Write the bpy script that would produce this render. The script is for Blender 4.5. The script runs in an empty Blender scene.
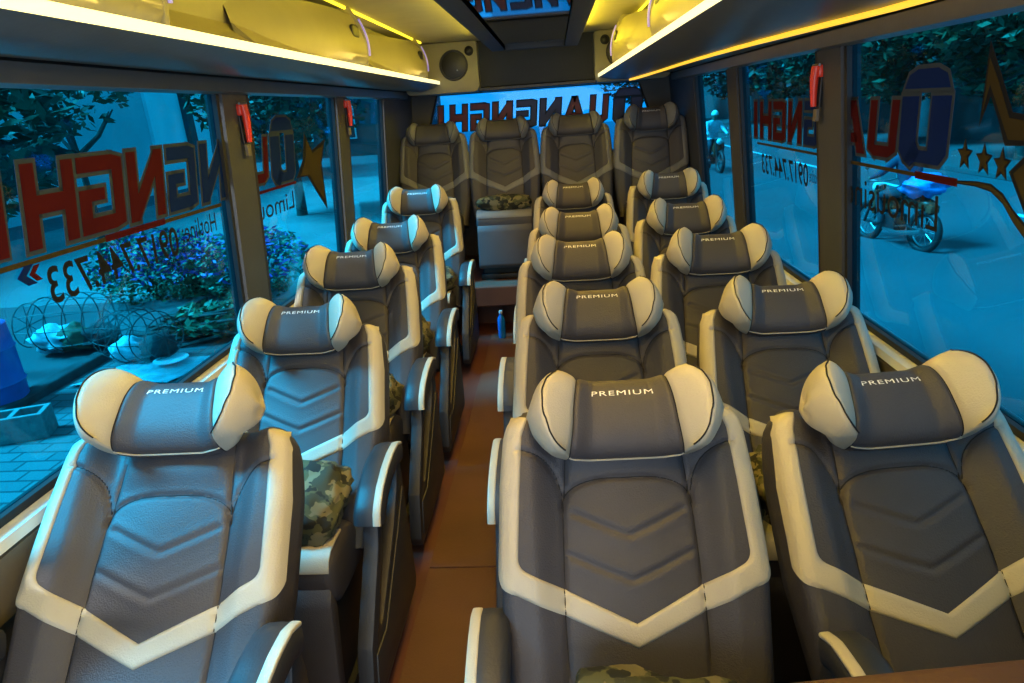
import bpy, bmesh, math, random
import numpy as np
from mathutils import Vector, Matrix, noise as mnoise
random.seed(7)
C = bpy.context.scene.collection
PI = math.pi

# ------------------------------------------------------------------ materials
def mat(name, col, rough=.5, metal=0., bump=0., bscale=60., var=0., vscale=8., emit=None, estr=0., spec=.5, coat=0., sheen=0.):
    m = bpy.data.materials.new(name); m.use_nodes = True
    nt = m.node_tree; b = nt.nodes['Principled BSDF']
    b.inputs['Base Color'].default_value = (*col, 1); b.inputs['Roughness'].default_value = rough
    b.inputs['Metallic'].default_value = metal; b.inputs['Specular IOR Level'].default_value = spec
    if coat: b.inputs['Coat Weight'].default_value = coat
    if sheen: b.inputs['Sheen Weight'].default_value = sheen
    if emit: b.inputs['Emission Color'].default_value = (*emit, 1); b.inputs['Emission Strength'].default_value = estr
    tc = nt.nodes.new('ShaderNodeTexCoord')
    if bump:
        n = nt.nodes.new('ShaderNodeTexNoise'); n.inputs['Scale'].default_value = bscale; n.inputs['Detail'].default_value = 5
        bp = nt.nodes.new('ShaderNodeBump'); bp.inputs['Strength'].default_value = bump; bp.inputs['Distance'].default_value = .01
        nt.links.new(tc.outputs['Object'], n.inputs['Vector']); nt.links.new(n.outputs['Fac'], bp.inputs['Height'])
        nt.links.new(bp.outputs['Normal'], b.inputs['Normal'])
    if var:
        n = nt.nodes.new('ShaderNodeTexNoise'); n.inputs['Scale'].default_value = vscale; n.inputs['Detail'].default_value = 4
        r = nt.nodes.new('ShaderNodeValToRGB')
        r.color_ramp.elements[0].position = .3; r.color_ramp.elements[1].position = .7
        r.color_ramp.elements[0].color = (*[c*(1-var) for c in col], 1); r.color_ramp.elements[1].color = (*[min(1, c*(1+var)) for c in col], 1)
        nt.links.new(tc.outputs['Object'], n.inputs['Vector']); nt.links.new(n.outputs['Fac'], r.inputs['Fac'])
        nt.links.new(r.outputs['Color'], b.inputs['Base Color'])
    return m
M = {}
M['leather'] = mat('dark_leather', (.052, .048, .054), .52, bump=.25, bscale=260, var=.12, vscale=5)
M['seam'] = mat('seam_thread', (.008, .008, .01), .8, bump=.1)
M['light'] = mat('pale_leather', (.48, .44, .34), .45, bump=.2, bscale=260, var=.06, vscale=6)
M['grey'] = mat('dimmed_pale_leather', (.17, .17, .17), .5, bump=.2, bscale=200, var=.08)  # pale leather darkened: dimmer light at the rear put into the colour
M['shell'] = mat('seat_shell', (.022, .023, .028), .5, bump=.1, bscale=150, var=.1)
M['black'] = mat('black_plastic', (.012, .012, .014), .45, bump=.08, bscale=120, var=.1)
M['letter'] = mat('white_stitching', (.85, .85, .85), .5, var=.02)
M['wall'] = mat('wall_trim_fabric', (.085, .082, .078), .8, bump=.2, bscale=200, var=.08)
M['pillar'] = mat('pillar_trim', (.055, .058, .066), .6, bump=.15, bscale=150, var=.08)
M['beige'] = mat('beige_panel', (.15, .13, .10), .6, bump=.1, var=.06)
M['ledge'] = mat('pale_ledge', (.62, .62, .60), .4, var=.05)
M['rubber'] = mat('window_rubber', (.01, .01, .012), .6, var=.1)
M['brown'] = mat('brown_vinyl', (.105, .043, .027), .6, bump=.2, bscale=150, var=.18, vscale=3)
M['darkbrown'] = mat('dark_brown_vinyl', (.045, .018, .013), .6, bump=.2, var=.15)
M['redfloor'] = mat('red_brown_floor', (.10, .03, .02), .6, bump=.1, var=.15, vscale=4)
M['ceiling'] = mat('cream_headliner', (.50, .45, .30), .55, bump=.05, bscale=90, var=.05)
M['rack'] = mat('cream_rack_plastic', (.27, .24, .15), .5, bump=.05, var=.05)
M['rackgrey'] = mat('grey_rack_underside', (.13, .125, .115), .35, bump=.05, var=.08)
M['rearpanel'] = mat('dark_rear_panel', (.045, .047, .05), .7, bump=.1, var=.08)
M['led'] = mat('white_led_strip', (.9, .85, .6), .4, emit=(1, .93, .55), estr=1.15, var=.02)
M['cove'] = mat('yellow_led_strip', (.9, .8, .1), .4, emit=(1, .78, .03), estr=2.2, var=.02)
M['covestrong'] = mat('bright_yellow_led_strip', (.9, .8, .1), .4, emit=(1, .80, .03), estr=34, var=.02)
M['amber'] = mat('amber_led_strip', (.9, .5, .1), .4, emit=(1, .55, .03), estr=1.3, var=.02)
M['violet'] = mat('violet_led_edge', (.3, .25, .7), .4, emit=(.28, .22, .8), estr=.5, var=.02)
M['mirror'] = mat('glossy_ceiling_panel', (.60, .60, .62), .03, metal=1., var=.01)
M['chrome'] = mat('dull_metal', (.5, .5, .5), .3, metal=1., var=.05)
M['red'] = mat('red_plastic', (.75, .045, .02), .35, var=.08)
M['bottle'] = mat('blue_bottle_plastic', (.005, .16, .62), .25, var=.1)
M['white'] = mat('white_plastic', (.7, .7, .7), .4, var=.03)
M['d_red'] = mat('red_decal', (.055, .0045, .008), .9, spec=.08, var=.06)
M['d_blue'] = mat('blue_decal', (.003, .016, .10), .9, spec=.08, var=.06)
M['d_pale'] = mat('pale_decal_outline', (.035, .052, .08), .9, spec=.08, var=.05)
M['r_red'] = mat('rear_red_decal', (.16, .010, .018), .5, var=.06)  # rear decals: side vinyl in lighter copies to offset dimmer rear light
M['r_blue'] = mat('rear_blue_decal', (.008, .028, .13), .5, var=.06)
M['d_black'] = mat('black_decal', (.012, .014, .018), .9, spec=.08, var=.05)
M['d_gold'] = mat('gold_decal', (.045, .034, .013), .9, spec=.08, var=.1)
M['leaf'] = mat('tree_leaves', (.018, .05, .02), .6, var=.5, vscale=1.5)
M['leaf2'] = mat('shrub_leaves', (.05, .13, .06), .6, var=.5, vscale=9)
M['flower'] = mat('purple_flowers', (.42, .07, .35), .6, var=.4, vscale=20)
M['bark'] = mat('bark', (.05, .045, .04), .9, bump=.6, bscale=20, var=.3)
M['asphalt'] = mat('asphalt_road', (.058, .062, .072), .75, bump=.3, bscale=8, var=.22, vscale=.35)
M['lightroad'] = mat('sunlit_concrete', (.16, .17, .175), .75, bump=.3, bscale=8, var=.25, vscale=.6)  # sunlit brightness of the ground put into a paler concrete colour
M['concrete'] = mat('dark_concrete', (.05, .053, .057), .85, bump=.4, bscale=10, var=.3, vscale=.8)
M['kerb'] = mat('kerb_bricks', (.045, .045, .047), .9, bump=.8, bscale=9, var=.4, vscale=6)
M['block'] = mat('cinder_block', (.22, .22, .22), .9, bump=.5, bscale=50, var=.2, vscale=20)
M['barrel'] = mat('blue_barrel_plastic', (.02, .12, .45), .35, var=.1)
M['wire'] = mat('basket_wire', (.06, .06, .06), .6, var=.2)
M['facade'] = mat('blue_grey_facade', (.34, .55, .60), .8, bump=.1, var=.1, vscale=.5)
M['facade2'] = mat('pale_blue_facade', (.62, .85, .9), .8, var=.08, vscale=.7)
M['cloth'] = mat('pale_tarpaulin', (.45, .55, .6), .5, bump=.4, bscale=12, var=.35, vscale=7)
M['skin'] = mat('skin', (.28, .15, .10), .55, var=.05)
M['jacket'] = mat('purple_jacket', (.055, .03, .06), .8, bump=.3, bscale=30, var=.2)
M['raincoat'] = mat('pale_raincoat', (.4, .5, .58), .5, bump=.3, bscale=20, var=.2)
M['trousers'] = mat('dark_trousers', (.025, .028, .04), .8, bump=.2, var=.2)
M['bag'] = mat('blue_plastic_bag', (.03, .25, .65), .3, bump=.6, bscale=14, var=.25, vscale=12)
M['brownbag'] = mat('brown_sacking', (.20, .12, .07), .8, bump=.5, bscale=25, var=.3, vscale=8)

def camo():
    m = bpy.data.materials.new('camouflage_fabric'); m.use_nodes = True; nt = m.node_tree; b = nt.nodes['Principled BSDF']
    b.inputs['Roughness'].default_value = .85
    tc = nt.nodes.new('ShaderNodeTexCoord')
    prev = None
    for i, (sc, pos, col) in enumerate([(12, .5, (.075, .078, .03)), (17, .55, (.17, .15, .075)), (20, .56, (.012, .014, .009))]):
        n = nt.nodes.new('ShaderNodeTexNoise'); n.inputs['Scale'].default_value = sc; n.inputs['Detail'].default_value = 2.5
        mp = nt.nodes.new('ShaderNodeMapping'); mp.inputs['Location'].default_value = (i*7.3, i*3.1, i*1.7)
        nt.links.new(tc.outputs['Object'], mp.inputs['Vector']); nt.links.new(mp.outputs['Vector'], n.inputs['Vector'])
        r = nt.nodes.new('ShaderNodeValToRGB'); r.color_ramp.elements[0].position = pos-.02; r.color_ramp.elements[1].position = pos
        nt.links.new(n.outputs['Fac'], r.inputs['Fac'])
        mx = nt.nodes.new('ShaderNodeMixRGB'); nt.links.new(r.outputs['Color'], mx.inputs['Fac'])
        mx.inputs['Color2'].default_value = (*col, 1)
        if prev: nt.links.new(prev.outputs['Color'], mx.inputs['Color1'])
        else: mx.inputs['Color1'].default_value = (.035, .04, .02, 1)
        prev = mx
    nt.links.new(prev.outputs['Color'], b.inputs['Base Color'])
    return m
M['camo'] = camo()

def glass(name, tint, gloss=.06):
    m = bpy.data.materials.new(name); m.use_nodes = True; nt = m.node_tree; nt.nodes.clear()
    o = nt.nodes.new('ShaderNodeOutputMaterial'); t = nt.nodes.new('ShaderNodeBsdfTransparent'); g = nt.nodes.new('ShaderNodeBsdfGlossy')
    t.inputs['Color'].default_value = (*tint, 1); g.inputs['Roughness'].default_value = .02
    g.inputs['Color'].default_value = (.8, .9, 1, 1)
    f = nt.nodes.new('ShaderNodeLayerWeight'); f.inputs['Blend'].default_value = .5
    pw = nt.nodes.new('ShaderNodeMath'); pw.operation = 'POWER'; pw.inputs[1].default_value = 4; nt.links.new(f.outputs['Facing'], pw.inputs[0])
    ad = nt.nodes.new('ShaderNodeMath'); ad.operation = 'MULTIPLY_ADD'; ad.inputs[1].default_value = .35; ad.inputs[2].default_value = .02; nt.links.new(pw.outputs[0], ad.inputs[0])
    x = nt.nodes.new('ShaderNodeMixShader'); nt.links.new(ad.outputs[0], x.inputs['Fac'])
    nt.links.new(t.outputs['BSDF'], x.inputs[1]); nt.links.new(g.outputs['BSDF'], x.inputs[2]); nt.links.new(x.outputs['Shader'], o.inputs['Surface'])
    return m
M['glass'] = glass('blue_tinted_glass', (.06, .60, .80))
M['rearglass'] = glass('rear_tinted_glass', (.06, .52, .85))

def tiles():
    m = mat('paving_tiles', (.10, .105, .11), .8, bump=0, var=.2, vscale=2)
    nt = m.node_tree; b = nt.nodes['Principled BSDF']
    tc = nt.nodes.new('ShaderNodeTexCoord'); br = nt.nodes.new('ShaderNodeTexBrick')
    br.inputs['Scale'].default_value = 1.6; br.inputs['Color1'].default_value = (.10, .105, .11, 1); br.inputs['Color2'].default_value = (.13, .135, .14, 1)
    br.inputs['Mortar'].default_value = (.04, .04, .045, 1); br.inputs['Mortar Size'].default_value = .02
    nt.links.new(tc.outputs['Object'], br.inputs['Vector']); nt.links.new(br.outputs['Color'], b.inputs['Base Color'])
    return m
M['tiles'] = tiles()

# ------------------------------------------------------------------ mesh helpers
def new_obj(name, verts, faces, m, parent=None, smooth=False, mats=None, fm=None):
    me = bpy.data.meshes.new(name); me.from_pydata([tuple(map(float, v)) for v in verts], [], faces)
    for x in (mats or [m]): me.materials.append(M[x] if isinstance(x, str) else x)
    if fm:
        for p, i in zip(me.polygons, fm): p.material_index = i
    if smooth:
        for p in me.polygons: p.use_smooth = True
    me.update()
    o = bpy.data.objects.new(name, me); C.objects.link(o)
    if parent: o.parent = parent
    return o
class MB:
    """collects shapes that make up ONE mesh"""
    def __init__(s): s.v = []; s.f = []; s.m = []; s.cur = 0
    def add(s, verts, faces):
        k = len(s.v); s.v += [tuple(v) for v in verts]; s.f += [[i+k for i in f] for f in faces]; s.m += [s.cur]*len(faces); return s
    def box(s, x0, x1, y0, y1, z0, z1, bev=0., seg=2):
        bm = bmesh.new(); bmesh.ops.create_cube(bm, size=1)
        for v in bm.verts: v.co = ((x0+x1)/2+v.co.x*(x1-x0), (y0+y1)/2+v.co.y*(y1-y0), (z0+z1)/2+v.co.z*(z1-z0))
        if bev: bmesh.ops.bevel(bm, geom=bm.edges[:], offset=bev, segments=seg, affect='EDGES', profile=.5)
        return s.bm(bm)
    def bm(s, bm):
        bm.verts.index_update(); s.add([v.co[:] for v in bm.verts], [[v.index for v in f.verts] for f in bm.faces]); bm.free(); return s
    def tube(s, pts, r, n=8, caps=True, closed=False):
        pts = [Vector(p) for p in pts]; rs = r if isinstance(r, (list, tuple)) else [r]*len(pts)
        vs = []; up = None
        for i, p in enumerate(pts):
            if closed: d = (pts[(i+1) % len(pts)]-pts[i-1])
            else: d = (pts[min(i+1, len(pts)-1)]-pts[max(i-1, 0)])
            if d.length < 1e-9: d = Vector((0, 0, 1))
            d.normalize()
            if up is None:
                up = Vector((0, 0, 1)) if abs(d.z) < .9 else Vector((1, 0, 0))
            a = d.cross(up); 
            if a.length < 1e-6: a = d.orthogonal()
            a.normalize(); b = a.cross(d).normalized(); up = b
            for k in range(n): t = 2*PI*k/n; vs.append(p+a*math.cos(t)*rs[i]+b*math.sin(t)*rs[i])
        fs = []; L = len(pts)
        for i in range(L if closed else L-1):
            j = (i+1) % L
            for k in range(n): k2 = (k+1) % n; fs.append([i*n+k, i*n+k2, j*n+k2, j*n+k])
        if caps and not closed: fs += [list(range(n))[::-1], [(L-1)*n+k for k in range(n)]]
        return s.add(vs, fs)
    def prism(s, poly, axis, a0, a1, bev=0.):
        """poly in the two other axes; extruded along axis"""
        bm = bmesh.new(); vs = []
        def P(p, a):
            if axis == 'x': return (a, p[0], p[1])
            if axis == 'y': return (p[0], a, p[1])
            return (p[0], p[1], a)
        v0 = [bm.verts.new(P(p, a0)) for p in poly]; v1 = [bm.verts.new(P(p, a1)) for p in poly]
        n = len(poly); bm.faces.new(v0[::-1]); bm.faces.new(v1)
        for i in range(n): bm.faces.new([v0[i], v0[(i+1) % n], v1[(i+1) % n], v1[i]])
        bmesh.ops.recalc_face_normals(bm, faces=bm.faces[:])
        if bev: bmesh.ops.bevel(bm, geom=bm.edges[:], offset=bev, segments=2, affect='EDGES', profile=.5)
        return s.bm(bm)
    def lathe(s, prof, c=(0, 0, 0), n=24, axis='z'):
        vs = []; fs = []
        for r, z in prof:
            for k in range(n):
                t = 2*PI*k/n; a, b = r*math.cos(t), r*math.sin(t)
                p = (a, b, z) if axis == 'z' else (a, z, b) if axis == 'y' else (z, a, b)
                vs.append((p[0]+c[0], p[1]+c[1], p[2]+c[2]))
        for i in range(len(prof)-1):
            for k in range(n): k2 = (k+1) % n; fs.append([i*n+k, i*n+k2, (i+1)*n+k2, (i+1)*n+k])
        fs += [list(range(n))[::-1], [(len(prof)-1)*n+k for k in range(n)]]
        return s.add(vs, fs)
    def ball(s, c, r, n=12, m=8, lump=0., seed=0, p=1.):
        vs = []; fs = []
        r = r if isinstance(r, (tuple, list)) else (r, r, r)
        sg = lambda a: math.copysign(abs(a)**p, a)
        for i in range(m+1):
            ph = PI*i/m
            for k in range(n):
                t = 2*PI*k/n; d = Vector((sg(math.sin(ph))*sg(math.cos(t)), sg(math.sin(ph))*sg(math.sin(t)), sg(math.cos(ph))))
                q = 1+lump*mnoise.noise(d*2.3+Vector((seed*3.1, seed, 0)))
                vs.append((c[0]+d.x*r[0]*q, c[1]+d.y*r[1]*q, c[2]+d.z*r[2]*q))
        for i in range(m):
            for k in range(n): k2 = (k+1) % n; fs.append([i*n+k, (i+1)*n+k, (i+1)*n+k2, i*n+k2])
        return s.add(vs, fs)
    def build(s, name, m, parent=None, smooth=False, angle=None):
        ms = m if isinstance(m, (list, tuple)) else [m]
        o = new_obj(name, s.v, s.f, None, parent, smooth, mats=ms, fm=s.m if len(ms) > 1 else None)
        bm = bmesh.new(); bm.from_mesh(o.data)
        bmesh.ops.remove_doubles(bm, verts=bm.verts[:], dist=1e-6)
        bmesh.ops.recalc_face_normals(bm, faces=bm.faces[:]); bm.to_mesh(o.data); bm.free()
        if smooth: o.data.set_sharp_from_angle(angle=math.radians(angle or 40))
        return o
def empty(name, label, cat, loc=(0, 0, 0), rz=0, group=None):
    o = bpy.data.objects.new(name, None); C.objects.link(o); o.location = loc; o.rotation_euler = (0, 0, rz); o.empty_display_size = .1
    return tag(o, label, cat, group)
def tag(o, label, cat, group=None):
    o['label'] = label; o['category'] = cat
    if group: o['group'] = group
    return o
def struct(o): o['kind'] = 'structure'; return o
def copy_tree(o, parent=None):
    c = o.copy(); C.objects.link(c); c.parent = parent
    for ch in o.children: copy_tree(ch, c)
    return c
def sm(a, b, x):
    t = np.clip((x-a)/(b-a), 0, 1); return t*t*(3-2*t)

# ------------------------------------------------------------------ camera
H = 1.75
F_ = 649.6; pi_, ya, ro = .345, .084, -.071
cy, sy, cp, sp = math.cos(ya), math.sin(ya), math.cos(pi_), math.sin(pi_)
Fv = Vector((-sy*cp, cy*cp, -sp)); R0 = Vector((cy, sy, 0)); U0 = R0.cross(Fv)
Rv = math.cos(ro)*R0+math.sin(ro)*U0; Uv = -math.sin(ro)*R0+math.cos(ro)*U0
cam = bpy.data.cameras.new('camera'); co = bpy.data.objects.new('camera', cam); C.objects.link(co)
mw = Matrix((Rv, Uv, -Fv)).transposed().to_4x4(); mw.translation = (0, 0, H); co.matrix_world = mw
cam.sensor_width = 36; cam.lens = 36*F_/1024; cam.clip_start = .02; cam.clip_end = 300
bpy.context.scene.camera = co

# ------------------------------------------------------------------ the reclining seat
WV = [0, .16, .37, .58, .69, .723, .745, .755]; WW = [.265, .287, .300, .290, .278, .270, .254, .235]
def wv(v): return np.interp(v, WV, WW)
def segd(u, v, poly):
    d = np.full(u.shape, 9.)
    for (a, b), (c, e) in zip(poly[:-1], poly[1:]):
        L = (c-a)**2+(e-b)**2+1e-12; t = np.clip(((u-a)*(c-a)+(v-b)*(e-b))/L, 0, 1)
        d = np.minimum(d, np.hypot(u-a-t*(c-a), v-b-t*(e-b)))
    return d
def bez(p0, p1, p2, n=12): return [tuple((1-t)**2*np.array(p0)+2*t*(1-t)*np.array(p1)+t*t*np.array(p2)) for t in np.linspace(0, 1, n)]
SEAMS = [[(.155, .0), (.157, .30), (.150, .50), (.135, .66), (.128, .76)]]                    # vertical seam (mirrored)
SEAMS += [bez((.152, .53), (.146, .603), (0, .596), 14)]                                       # arch of the centre panel
SEAMS += [bez((.150, .56), (.165, .66), (.250, .668), 10)]                                     # shoulder arc
CHEV = [[(0, .465), (.055, .488), (.125, .520)], [(0, .368), (.06, .392), (.140, .428)]]
INNER = [(w_, v_) for w_, v_ in [(.220, .742), (.236, .70), (.246, .58), (.254, .46)]] + bez((.256, .425), (.256, .405), (.235, .395), 6) + [(.16, .356), (0, .278)]
OUTER = [(.256, .750), (wv(.70), .70), (wv(.58), .58), (wv(.46), .46)] + bez((.299, .40), (.300, .362), (.275, .355), 6) + [(.175, .306), (0, .228)]
def front_n(u, v):
    """depth of the padded front at (u, v)"""
    u = np.asarray(u, float); v = np.asarray(v, float); a = np.abs(u); w = wv(v)
    n = .040*sm(.150, .225, a)*(1-.35*sm(.45, .15, v)) + .012*np.cos(np.clip(a/.155, 0, 1)*PI/2)
    n = n+.012*sm(.60, .66, v)*(1-sm(.1, .15, a))
    for s in SEAMS: n = n-.0075*np.exp(-(segd(a, v, s)/.0055)**2)
    for s in CHEV:
        d = segd(a, v, s); n = n-.0045*np.exp(-(d/.006)**2)+.0016*np.exp(-((d-.016)/.010)**2)
    e = np.clip(w-a, 0, .032)/.032
    n = n-.036*(1-np.sqrt(np.clip(1-(1-e)**2, 0, 1)))
    e = np.clip(.762-v, 0, .05)/.05
    return n-.05*(1-np.sqrt(np.clip(1-(1-e)**2, 0, 1)))
def loft(rings, cap=True):
    n = len(rings[0]); V = [p for r in rings for p in r]; Fc = []
    for i in range(len(rings)-1):
        for k in range(n): k2 = (k+1) % n; Fc.append([i*n+k, i*n+k2, (i+1)*n+k2, (i+1)*n+k])
    if cap: Fc += [list(range(n))[::-1], [(len(rings)-1)*n+k for k in range(n)]]
    return V, Fc
def P3(u, v, n): return (u, -n, v)     # backrest local frame: x across, -y towards the sitter, z up the back
def backrest_mesh(parent):
    nv, nu = 168, 104
    vv = np.concatenate([np.linspace(-.03, .73, nv-10), np.linspace(.734, .7615, 10)])
    ss = np.sin(np.linspace(-1, 1, nu)*PI/2*.82)/math.sin(PI/2*.82)
    rings = []
    S, Vg = np.meshgrid(ss, vv); U = S*wv(Vg); N = front_n(U, Vg)
    for i, v in enumerate(vv):
        r = [P3(U[i, k], v, N[i, k]) for k in range(nu)]
        w = wv(v); T = .105*(1-.4*sm(.6, .78, v))
        back = [(w, -.05), (w*.99, -T*.85), (w*.93, -T), (w*.5, -T-.008), (0, -T-.01), (-w*.5, -T-.008), (-w*.93, -T), (-w*.99, -T*.85), (-w, -.05)]
        r += [P3(a, v, b) for a, b in back]
        rings.append(r)
    V, Fc = loft(rings)
    mb = MB(); mb.add(V, Fc); mb.cur = 1
    for s in SEAMS:
        for sg in (1, -1):
            if s is SEAMS[1] and sg == -1: pass
            pts = []
            for (a, b), (c, e) in zip(s[:-1], s[1:]):
                for t in np.linspace(0, 1, 8)[:-1]: pts.append((sg*(a+t*(c-a)), b+t*(e-b)))
            pts.append((sg*s[-1][0], s[-1][1]))
            pts = [p for p in pts if abs(p[0]) < wv(p[1])-.01]
            ua = np.array([p[0] for p in pts]); va = np.array([p[1] for p in pts]); na = front_n(ua, va)
            mb.tube([P3(a, b, c+.0002) for a, b, c in zip(ua, va, na)], .0019, 5)
    o = mb.build('backrest', ['leather', 'seam'], parent, True, 60)
    return o
def dens(poly, n):
    p = np.array(poly); L = np.concatenate([[0], np.cumsum(np.hypot(*np.diff(p, axis=0).T))]); t = np.linspace(0, L[-1], n)
    return np.stack([np.interp(t, L, p[:, 0]), np.interp(t, L, p[:, 1])], 1)
def dens_pair(A, B, n=90):
    # same segment count: walk both with the parameter of their mean line
    A = np.array(A); B = np.array(B); Mn = (A+B)/2; L = np.concatenate([[0], np.cumsum(np.hypot(*np.diff(Mn, axis=0).T))]); t = np.linspace(0, L[-1], n)
    f = lambda Q: np.stack([np.interp(t, L, Q[:, 0]), np.interp(t, L, Q[:, 1])], 1)
    return f(A), f(B)
def trim_mesh(parent, mname='light'):
    a, b = dens_pair(OUTER, INNER); q = np.concatenate([a, (a*[-1, 1])[::-1][1:]]); r = np.concatenate([b, (b*[-1, 1])[::-1][1:]])
    K = 12; V = []; Fc = []
    for lay in (0, 1):
        for i in range(len(q)):
            t = np.linspace(0, 1, K)[:, None]; p = q[i]*(1-t)+r[i]*t; n = front_n(p[:, 0], p[:, 1])
            lift = .0045*np.minimum(1, np.minimum(t[:, 0], 1-t[:, 0])*8) if lay == 0 else -.004*np.ones(K)
            if lay == 0: lift += .0008
            ux = np.sign(p[:, 0])*.005*np.clip(1-t[:, 0]/.35, 0, 1)*(1 if lay == 0 else -.6)*(np.abs(p[:, 0]) > wv(p[:, 1])-.03)
            V += [P3(p[k, 0]+ux[k], p[k, 1], n[k]+lift[k]) for k in range(K)]
    m = len(q)*K
    for i in range(len(q)-1):
        for k in range(K-1): j = i*K+k; Fc.append([j, j+1, j+K+1, j+K]); Fc.append([m+j, m+j+K, m+j+K+1, m+j+1])
        for k in (0, K-1): j = i*K+k; Fc.append([j, j+K, m+j+K, m+j])
    for i in (0, len(q)-1):
        for k in range(K-1): j = i*K+k; Fc.append([j, j+1, m+j+1, m+j])
    mb = MB(); mb.add(V, Fc); mb.cur = 1
    for sg in (1, -1):   # the two seams that cross the pale band
        u0 = sg*.156; vs = np.linspace(.300, .352, 8); n = front_n(np.full(8, u0), vs)
        mb.tube([P3(u0, v, x+.0068) for v, x in zip(vs, n)], .0013, 4)
    return mb.build('pale_trim', [mname, 'seam'], parent, True, 60)

class Head:
    def __init__(s, W=.222, cv=.727, rv=.092, lift=.066, cn=.036, sb=.52):
        s.W, s.cv0, s.rv0, s.lift, s.cn0, s.sb = W, cv, rv, lift, cn, sb
    def P(s, t, ph, off=0.):
        a = abs(t); se = s.seam(ph) if math.sin(ph) > 0 else .80
        k = .22*float(sm(.30, s.sb, a))+(.78*float(np.clip((a-s.sb)/(se-s.sb), 0, 1))**.85 if a > s.sb else 0)*(1-.55*float(np.clip((a-se)/(1-se), 0, 1))**1.5)
        j = float(sm(s.sb-.02, .95, a)); cv = s.cv0+.018*k; cn = s.cn0+s.lift*k; rv = s.rv0+.006*k-(.010*j*(1-math.cos(ph))/2 if a > .4 else 0); rn = .055+.018*k
        g = math.exp(-((a-s.sb)/.018)**2); rv -= .004*g; rn -= .005*g
        if a > s.sb:
            d = t and abs(a-s.seam(ph)); g = math.exp(-(d/.022)**2)*(1 if .1 < ph < 2.9 else 0); rv -= .004*g; rn -= .005*g
        if a > .58: q = math.sqrt(max(0, 1-((a-.58)/.42)**2)); rv *= q**.72; rn *= q**.6
        rv += off; rn += off
        c, sn = math.cos(ph), math.sin(ph); e = .78
        c2 = math.copysign(abs(c)**e, c); s2 = math.copysign(abs(sn)**e, sn)
        if s2 < 0: rn = rn*.7
        fade = 1-float(sm(.62, .95, a))
        u = s.W*t*(1-.12*c*fade)*(1-.03*(1-fade)*max(0, -c)-.06*(1-fade)*max(0, c))+(math.copysign(off, t) if a > .8 else 0)
        return (u, cv+rv*c2, cn+rn*s2)
    def seam(s, ph):
        x = ph/PI
        return float(np.interp(x, [0, .08, .20, .35, .50, .66, .80, .88, 1], [.72, .76, .82, .845, .82, .74, .62, .56, .56]))
    def patch(s, t0, t1, n):
        ts = np.linspace(t0, t1, n); rings = []
        for t in ts: rings.append([P3(*s.P(t, 2*PI*k/64)) for k in range(64)])
        return loft(rings)
    def build(s, parent, wing='light', lettering=True):
        V, Fc = s.patch(-s.sb, s.sb, 41); mb = MB(); mb.add(V, Fc); mb.cur = 1
        for sg in (1, -1): mb.tube([P3(*s.P(sg*s.sb, 2*PI*k/64)) for k in range(64)], .0022, 5, closed=True)
        mb.cur = 2; mb.tube([P3(*s.P(t, .93*PI, .001)) for t in np.linspace(-s.sb, s.sb, 24)], .0024, 5)
        hd = mb.build('headrest', ['leather', 'seam', wing], parent, True, 60)
        for sg in (1, -1):
            V, Fc = s.patch(sg*s.sb, sg*.9999, 40); mb = MB(); mb.add(V, Fc); mb.cur = 1
            mb.tube([P3(*s.P(sg*s.seam(p), p, .0012)) for p in np.linspace(.1, .88*PI, 40)], .0020, 5)
            mb.build('wing', [wing, 'seam'], hd, True, 60)
        if lettering:
            cu = bpy.data.curves.new('t', 'FONT'); cu.body = 'PREMIUM'; cu.size = .0165; cu.align_x = 'CENTER'; cu.align_y = 'CENTER'; cu.space_character = 1.14
            to = bpy.data.objects.new('t', cu); C.objects.link(to); bpy.context.view_layer.update()
            me = bpy.data.meshes.new_from_object(to.evaluated_get(bpy.context.evaluated_depsgraph_get())); bpy.data.objects.remove(to)
            bm = bmesh.new(); bm.from_mesh(me); bmesh.ops.subdivide_edges(bm, edges=[e for e in bm.edges if e.calc_length() > .01], cuts=2)
            xs = [v.co.x for v in bm.verts]; W = max(xs)-min(xs)
            phs = np.linspace(.02, PI-.02, 160); tab = [s.P(0, p) for p in phs]; vt = np.array([q[1] for q in tab])[::-1]; pt = phs[::-1]
            for v in bm.verts:
                u = v.co.x/W*.140; vv = s.cv0+s.rv0*.60+v.co.y
                ph = float(np.interp(vv, vt, pt)); q = s.P(u/s.W, ph, .0012); v.co = P3(u, vv, q[2])
            bm.to_mesh(me); bm.free(); me.materials.clear(); me.materials.append(M['letter']); me.name = 'lettering'
            o = bpy.data.objects.new('lettering', me); C.objects.link(o); o.parent = hd; o['label'] = 'white stitched word PREMIUM'
        return hd

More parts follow.
